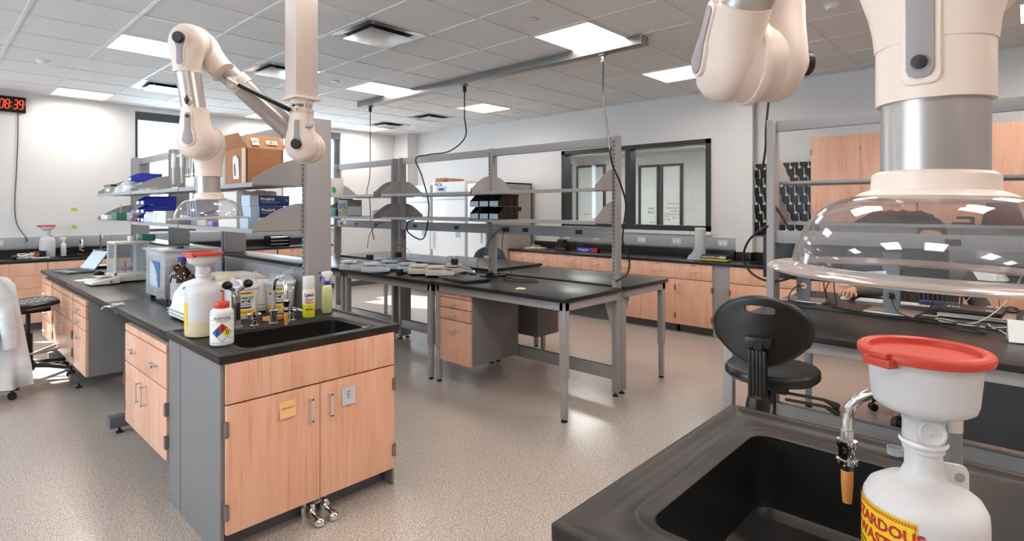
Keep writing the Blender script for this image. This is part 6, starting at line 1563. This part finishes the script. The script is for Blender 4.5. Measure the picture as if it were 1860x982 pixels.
# left saddle stool
r = thing('lab_stool', 'black lab stool with perforated slanted seat beside left island', 'chair', (.68, 6.46, 0), .25)
b = pad(.42,.46,.63,.055,.16,dish=.006); b.map(lambda p: Vector((p.x,p.y,p.z+.05*p.x))); b.build('seat', M_chair, r)
b = MB()
for i in range(6):
    for j in range(3):
        for q in range(2): b.box(-.13+.05*i+.017*q,-.13+.05*i+.017*q+.009,-.13+.09*j,-.13+.09*j+.05,.680,.684)
b.map(lambda p: Vector((p.x,p.y,p.z+.05*p.x+.001))).build('seat_slots', mat('slot_shine','b9bcc0',.4), r)
MB().box(-.12,.14,-.08,.08,.58,.635).build('mechanism', M_black, r, bevel=.01)
MB().cyl((0,0,.12),(0,0,.40),.034).cyl((0,0,.38),(0,0,.60),.017).build('gas_column', M_black, r); MB().lathe([(.02,.0),(.026,-.03),(.035,-.04),(.03,-.12),(.02,-.13)], (-.12,-.09,.54), 14).build('control_pod', M_black, r)
MB().tube([(.24*math.cos(a), .24*math.sin(a), .26) for a in [2*PI*k/32 for k in range(32)]], .010, 8, closed=True).cyl((.24,0,.26),(0,0,.20),.012).cyl((-.12,.2,.26),(0,0,.20),.012).cyl((-.12,-.2,.26),(0,0,.20),.012).build('foot_ring', M_alu, r)
five_star(r, .34, a0=-.9)
# chair with coat at left edge
r = thing('lab_chair', 'black chair mostly out of frame carrying the white coat', 'chair', (.22, 5.85, 0), 2.2)
pad(.42,.42,.50,.05,.16).build('seat', M_chair, r); MB().prism(rrect(0,0,.16,.10,.04), (-.20,0,.80), (0,1,0), (0,0,1), (-.03,0,0)).build('backrest', M_chair, r, bevel=.01)
MB().box(-.262,-.242,-.02,.02,.48,.75).build('back_post', M_black, r); MB().cyl((0,0,.12),(0,0,.5),.028).build('gas_column', M_black, r); five_star(r)
# coat: draped shell
R = []; M_ = 40
for (z_, wx, wy, ox) in ((.965,.06,.05,0),(.955,.16,.07,0),(.90,.215,.085,0),(.70,.235,.10,.005),(.45,.255,.115,.01),(.25,.27,.125,.015),(.10,.275,.13,.02),(.098,.265,.12,.02),(.26,.255,.11,.015)):
    ring = []
    for k in range(M_):
        a = 2*PI*k/M_; f = 1+(.10*math.sin(5*a+z_*3)+.05*math.sin(9*a))*(1-z_)*1.3
        ring.append((ox+wx*f*math.cos(a), wy*f*math.sin(a), z_+.012*math.sin(3*a)*(z_ < .2)))
    R.append(ring)
r = thing('lab_coat', 'white lab coat draped over chair at left picture edge', 'coat', (.365, 5.98, 0), -.65)
MB().ring(R, cap=False).build('cloth', M_coat, r, angle=80)
MB().tube([(.10,-.07,.95),(.19,-.09,.80),(.235,-.10,.60),(.25,-.10,.42)], [.05,.055,.05,.045], 12).build('sleeve', M_coat, r)
MB().box(.04,.15,-.125,-.118,.38,.52).build('pocket', M_coat, r)
# grey blue office chair behind middle bench
def office_chair(label, loc, rz, back, seat_z=.48):
    r = thing('office_chair', label, 'chair', loc, rz)
    pad(.46,.44,seat_z,.06,.14).build('seat', back, r)
    R = []
    for x_, k in ((0,.94),(-.01,1),(-.03,1),(-.04,.94)): R.append([(-.25+x_+.8*(y*k)**2-.0, y*k, .80+z_*k) for y, z_ in rrect(0,0,.42,.40,.16)])
    MB().ring(R).build('backrest', back, r, angle=60)
    MB().tube([(-.30,0,.75),(-.32,0,.55),(-.2,0,seat_z-.03),(0,0,seat_z-.03)], .018, 8).build('back_arm', M_black, r)
    MB().cyl((0,0,.12),(0,0,seat_z),.026).build('gas_column', M_black, r); five_star(r, .30)
    return r
c_ = office_chair('grey blue office chair behind the middle benches near cabinets', (5.22, 5.30, 0), .9, mat('chair_slate','3d4656',.5))
MB().box(-.30,-.288,-.04,.08,.84,.89).build('label_tag', M_off, c_)
office_chair('black office chair under the far middle table', (2.75, 6.25, 0), .3, M_chair, .50)
office_chair('black office chair the seated person sits on', (5.02, .60, 0), PI, M_chair, .46)
# =================================================== PERSON
def skin_mesh(name, verts, edges, radii, m, parent, sub=2):
    me = bpy.data.meshes.new(name); me.from_pydata([tuple(v) for v in verts], edges, [])
    o = bpy.data.objects.new(name, me); COL.objects.link(o)
    sk = o.modifiers.new('skin', 'SKIN'); sk.use_smooth_shade = True
    for i, v in enumerate(me.skin_vertices[0].data):
        rr = radii[i]; v.radius = (rr, rr) if not isinstance(rr, tuple) else rr; v.use_root = (i == 0)
    s_ = o.modifiers.new('sub', 'SUBSURF'); s_.levels = sub; s_.render_levels = sub
    dg = bpy.context.evaluated_depsgraph_get(); dg.update()
    me2 = bpy.data.meshes.new_from_object(o.evaluated_get(dg)); bpy.data.objects.remove(o)
    for p in me2.polygons: p.use_smooth = True
    me2.materials.clear(); me2.materials.append(m)
    o = bpy.data.objects.new(name, me2); COL.objects.link(o)
    if parent: o.parent = parent
    return o
pr = thing('person', 'person in grey cardigan seated behind monitors with hand on white mouse', 'person', (4.98, .50, 0))
def L_(x, y, z): return (x-4.98, y-.50, z)
# body (skin): pelvis root, spine, neck, head core, arms to wrists
V = [L_(4.98,.50,.56), L_(4.97,.50,.75), L_(4.96,.50,.92), L_(4.94,.50,1.05), L_(4.92,.50,1.14), L_(4.90,.50,1.20),
     L_(4.95,.66,1.04), L_(4.82,.80,.90), L_(4.60,.90,.915), L_(4.50,.925,.915),
     L_(4.95,.34,1.04), L_(4.97,.22,.80), L_(4.82,.26,.66), L_(4.78,.28,.645),
     L_(4.78,.60,.55), L_(4.56,.62,.50), L_(4.66,.64,.12), L_(4.52,.65,.045),
     L_(4.78,.40,.55), L_(4.54,.38,.50), L_(4.68,.38,.12), L_(4.54,.37,.045)]
E = [(0,1),(1,2),(2,3),(3,4),(4,5),(3,6),(6,7),(7,8),(8,9),(3,10),(10,11),(11,12),(12,13),(0,14),(14,15),(15,16),(16,17),(0,18),(18,19),(19,20),(20,21)]
Rd = [(.14,.11),(.125,.10),(.14,.105),(.12,.09),.055,.055,.06,.046,.036,.028,.06,.046,.036,.028,.08,.058,.04,.035,.08,.058,.04,.035]
body = skin_mesh('body', V, E, Rd, M_skin, pr)
# head as a shaped mesh facing -x, looking down at the screen
b = MB(); R = []
for (z_, rx, ry, ox) in ((-.115,.025,.022,-.055),(-.105,.050,.038,-.040),(-.075,.075,.055,-.018),(-.035,.088,.066,-.004),(.01,.095,.073,.004),(.055,.097,.076,.008),(.09,.085,.068,.010),(.112,.055,.045,.012),(.12,.01,.01,.012)):
    ring = []
    for k in range(24):
        a = 2*PI*k/24; x = ox-rx*math.cos(a); y = ry*math.sin(a)
        if abs(a) < .3 or abs(a-2*PI) < .3:
            if -.06 < z_ < .02: x -= .016*(1-abs(z_+.035)/.05) if abs(z_+.035) < .05 else 0
        ring.append((x, y, z_))
    R.append(ring)
b.ring(R)
b.sphere((.0,.076,-.01), .016, 10, 8, 1.6).sphere((.0,-.076,-.01), .016, 10, 8, 1.6)
b.map(lambda p: Vector((-.10+p.x, p.y, 1.28+p.z-.0)))
hd = b.build('head', M_skin, pr, angle=80)
for s_ in (-1, 1): MB().sphere((-.192,.030*s_,1.285), .010, 10, 8).build('eye', M_slot, hd)
MB().box(-.196,-.188,-.022,.022,1.215,1.220).build('mouth', mat('lips','a8665a',.5), hd)
b = MB(); R = []
for (z_, rx, ry, ox) in ((-.10,.05,.075,.045),(-.03,.085,.085,.035),(.03,.100,.088,.022),(.08,.098,.084,.012),(.115,.07,.06,.012),(.130,.01,.01,.012)):
    R.append([(-.10+ox-rx*math.cos(2*PI*k/24), ry*math.sin(2*PI*k/24), 1.285+z_) for k in range(24)])
b.ring(R).build('hair', M_hair, pr, angle=80)
# hand on the mouse: palm plus five fingers, one skin graph
def hand(parent, W, side):
    """W wrist position; fingers point -x"""
    W = Vector(W); V = [W, W+Vector((-.035,0,.004)), W+Vector((-.065,0,.002))]; E = [(0,1),(1,2)]; Rr = [.026,(.034,.017),(.036,.015)]
    for k, (dy, l) in enumerate(((-.030,.9),(-.010,1.0),(.010,.95),(.029,.78))):
        b0 = len(V); V.append(W+Vector((-.088,dy,.006))); V.append(W+Vector((-.088-.032*l,dy*1.15,.004))); V.append(W+Vector((-.088-.052*l,dy*1.2,-.010))); V.append(W+Vector((-.088-.066*l,dy*1.2,-.024)))
        E += [(2,b0),(b0,b0+1),(b0+1,b0+2),(b0+2,b0+3)]; Rr += [.0115,.0095,.0088,.0075]
    b0 = len(V); V += [W+Vector((-.035,-.034*side,-.006)), W+Vector((-.065,-.050*side,-.014)), W+Vector((-.092,-.052*side,-.020))]; E += [(1,b0),(b0,b0+1),(b0+1,b0+2)]; Rr += [.014,.011,.009]
    return skin_mesh('hand', V, E, Rr, M_skin, parent)
h1 = hand(pr, L_(4.505,.925,.915), 1); h2 = hand(pr, L_(4.79,.28,.645), -1)
# sweater: looser shell over torso and arms
V2 = [V[0],V[1],V[2],V[3],(V[4][0]+.005,V[4][1],V[4][2]-.03)]+V[6:10]+V[10:14]
V2[8] = L_(4.52,.921,.915); V2[12] = L_(4.80,.27,.648)
E2 = [(0,1),(1,2),(2,3),(3,4),(3,5),(5,6),(6,7),(7,8),(3,9),(9,10),(10,11),(11,12)]
skin_mesh('sweater', V2, E2, [(.155,.125),(.145,.115),(.16,.12),(.135,.105),.066,.075,.060,.048,.036,.075,.060,.048,.036], M_fabric, pr)
b = MB()
for k in range(14):
    y = -.17+.026*k; b.tube([(-.125-.006*(k%2), y, .60+.02*(k%3)), (-.155, y+.004, .75), (-.150, y, .95)], [.008,.010,.007], 6)
b.build('cardigan_folds', mat('cardigan_dark','4b4642',.95), pr)
V3 = [L_(4.98,.50,.54), L_(4.78,.60,.55), L_(4.56,.62,.50), L_(4.665,.64,.14), L_(4.78,.40,.55), L_(4.54,.38,.50), L_(4.685,.38,.14)]
skin_mesh('trousers', V3, [(0,1),(1,2),(2,3),(0,4),(4,5),(5,6)], [(.15,.12),.09,.07,.055,.09,.07,.055], mat('trousers_black','17171a',.8), pr)
for (x, y) in ((4.60,.645),(4.62,.375)):
    MB().sphere((0,0,0),.05,14,10).map(lambda p: Vector((p.x*2.6-.03, p.y*.95, max(p.z,-.045)*1.0+.045))).map(lambda p: p+Vector((x-4.98,y-.50,0))).build('shoe', M_black, pr)
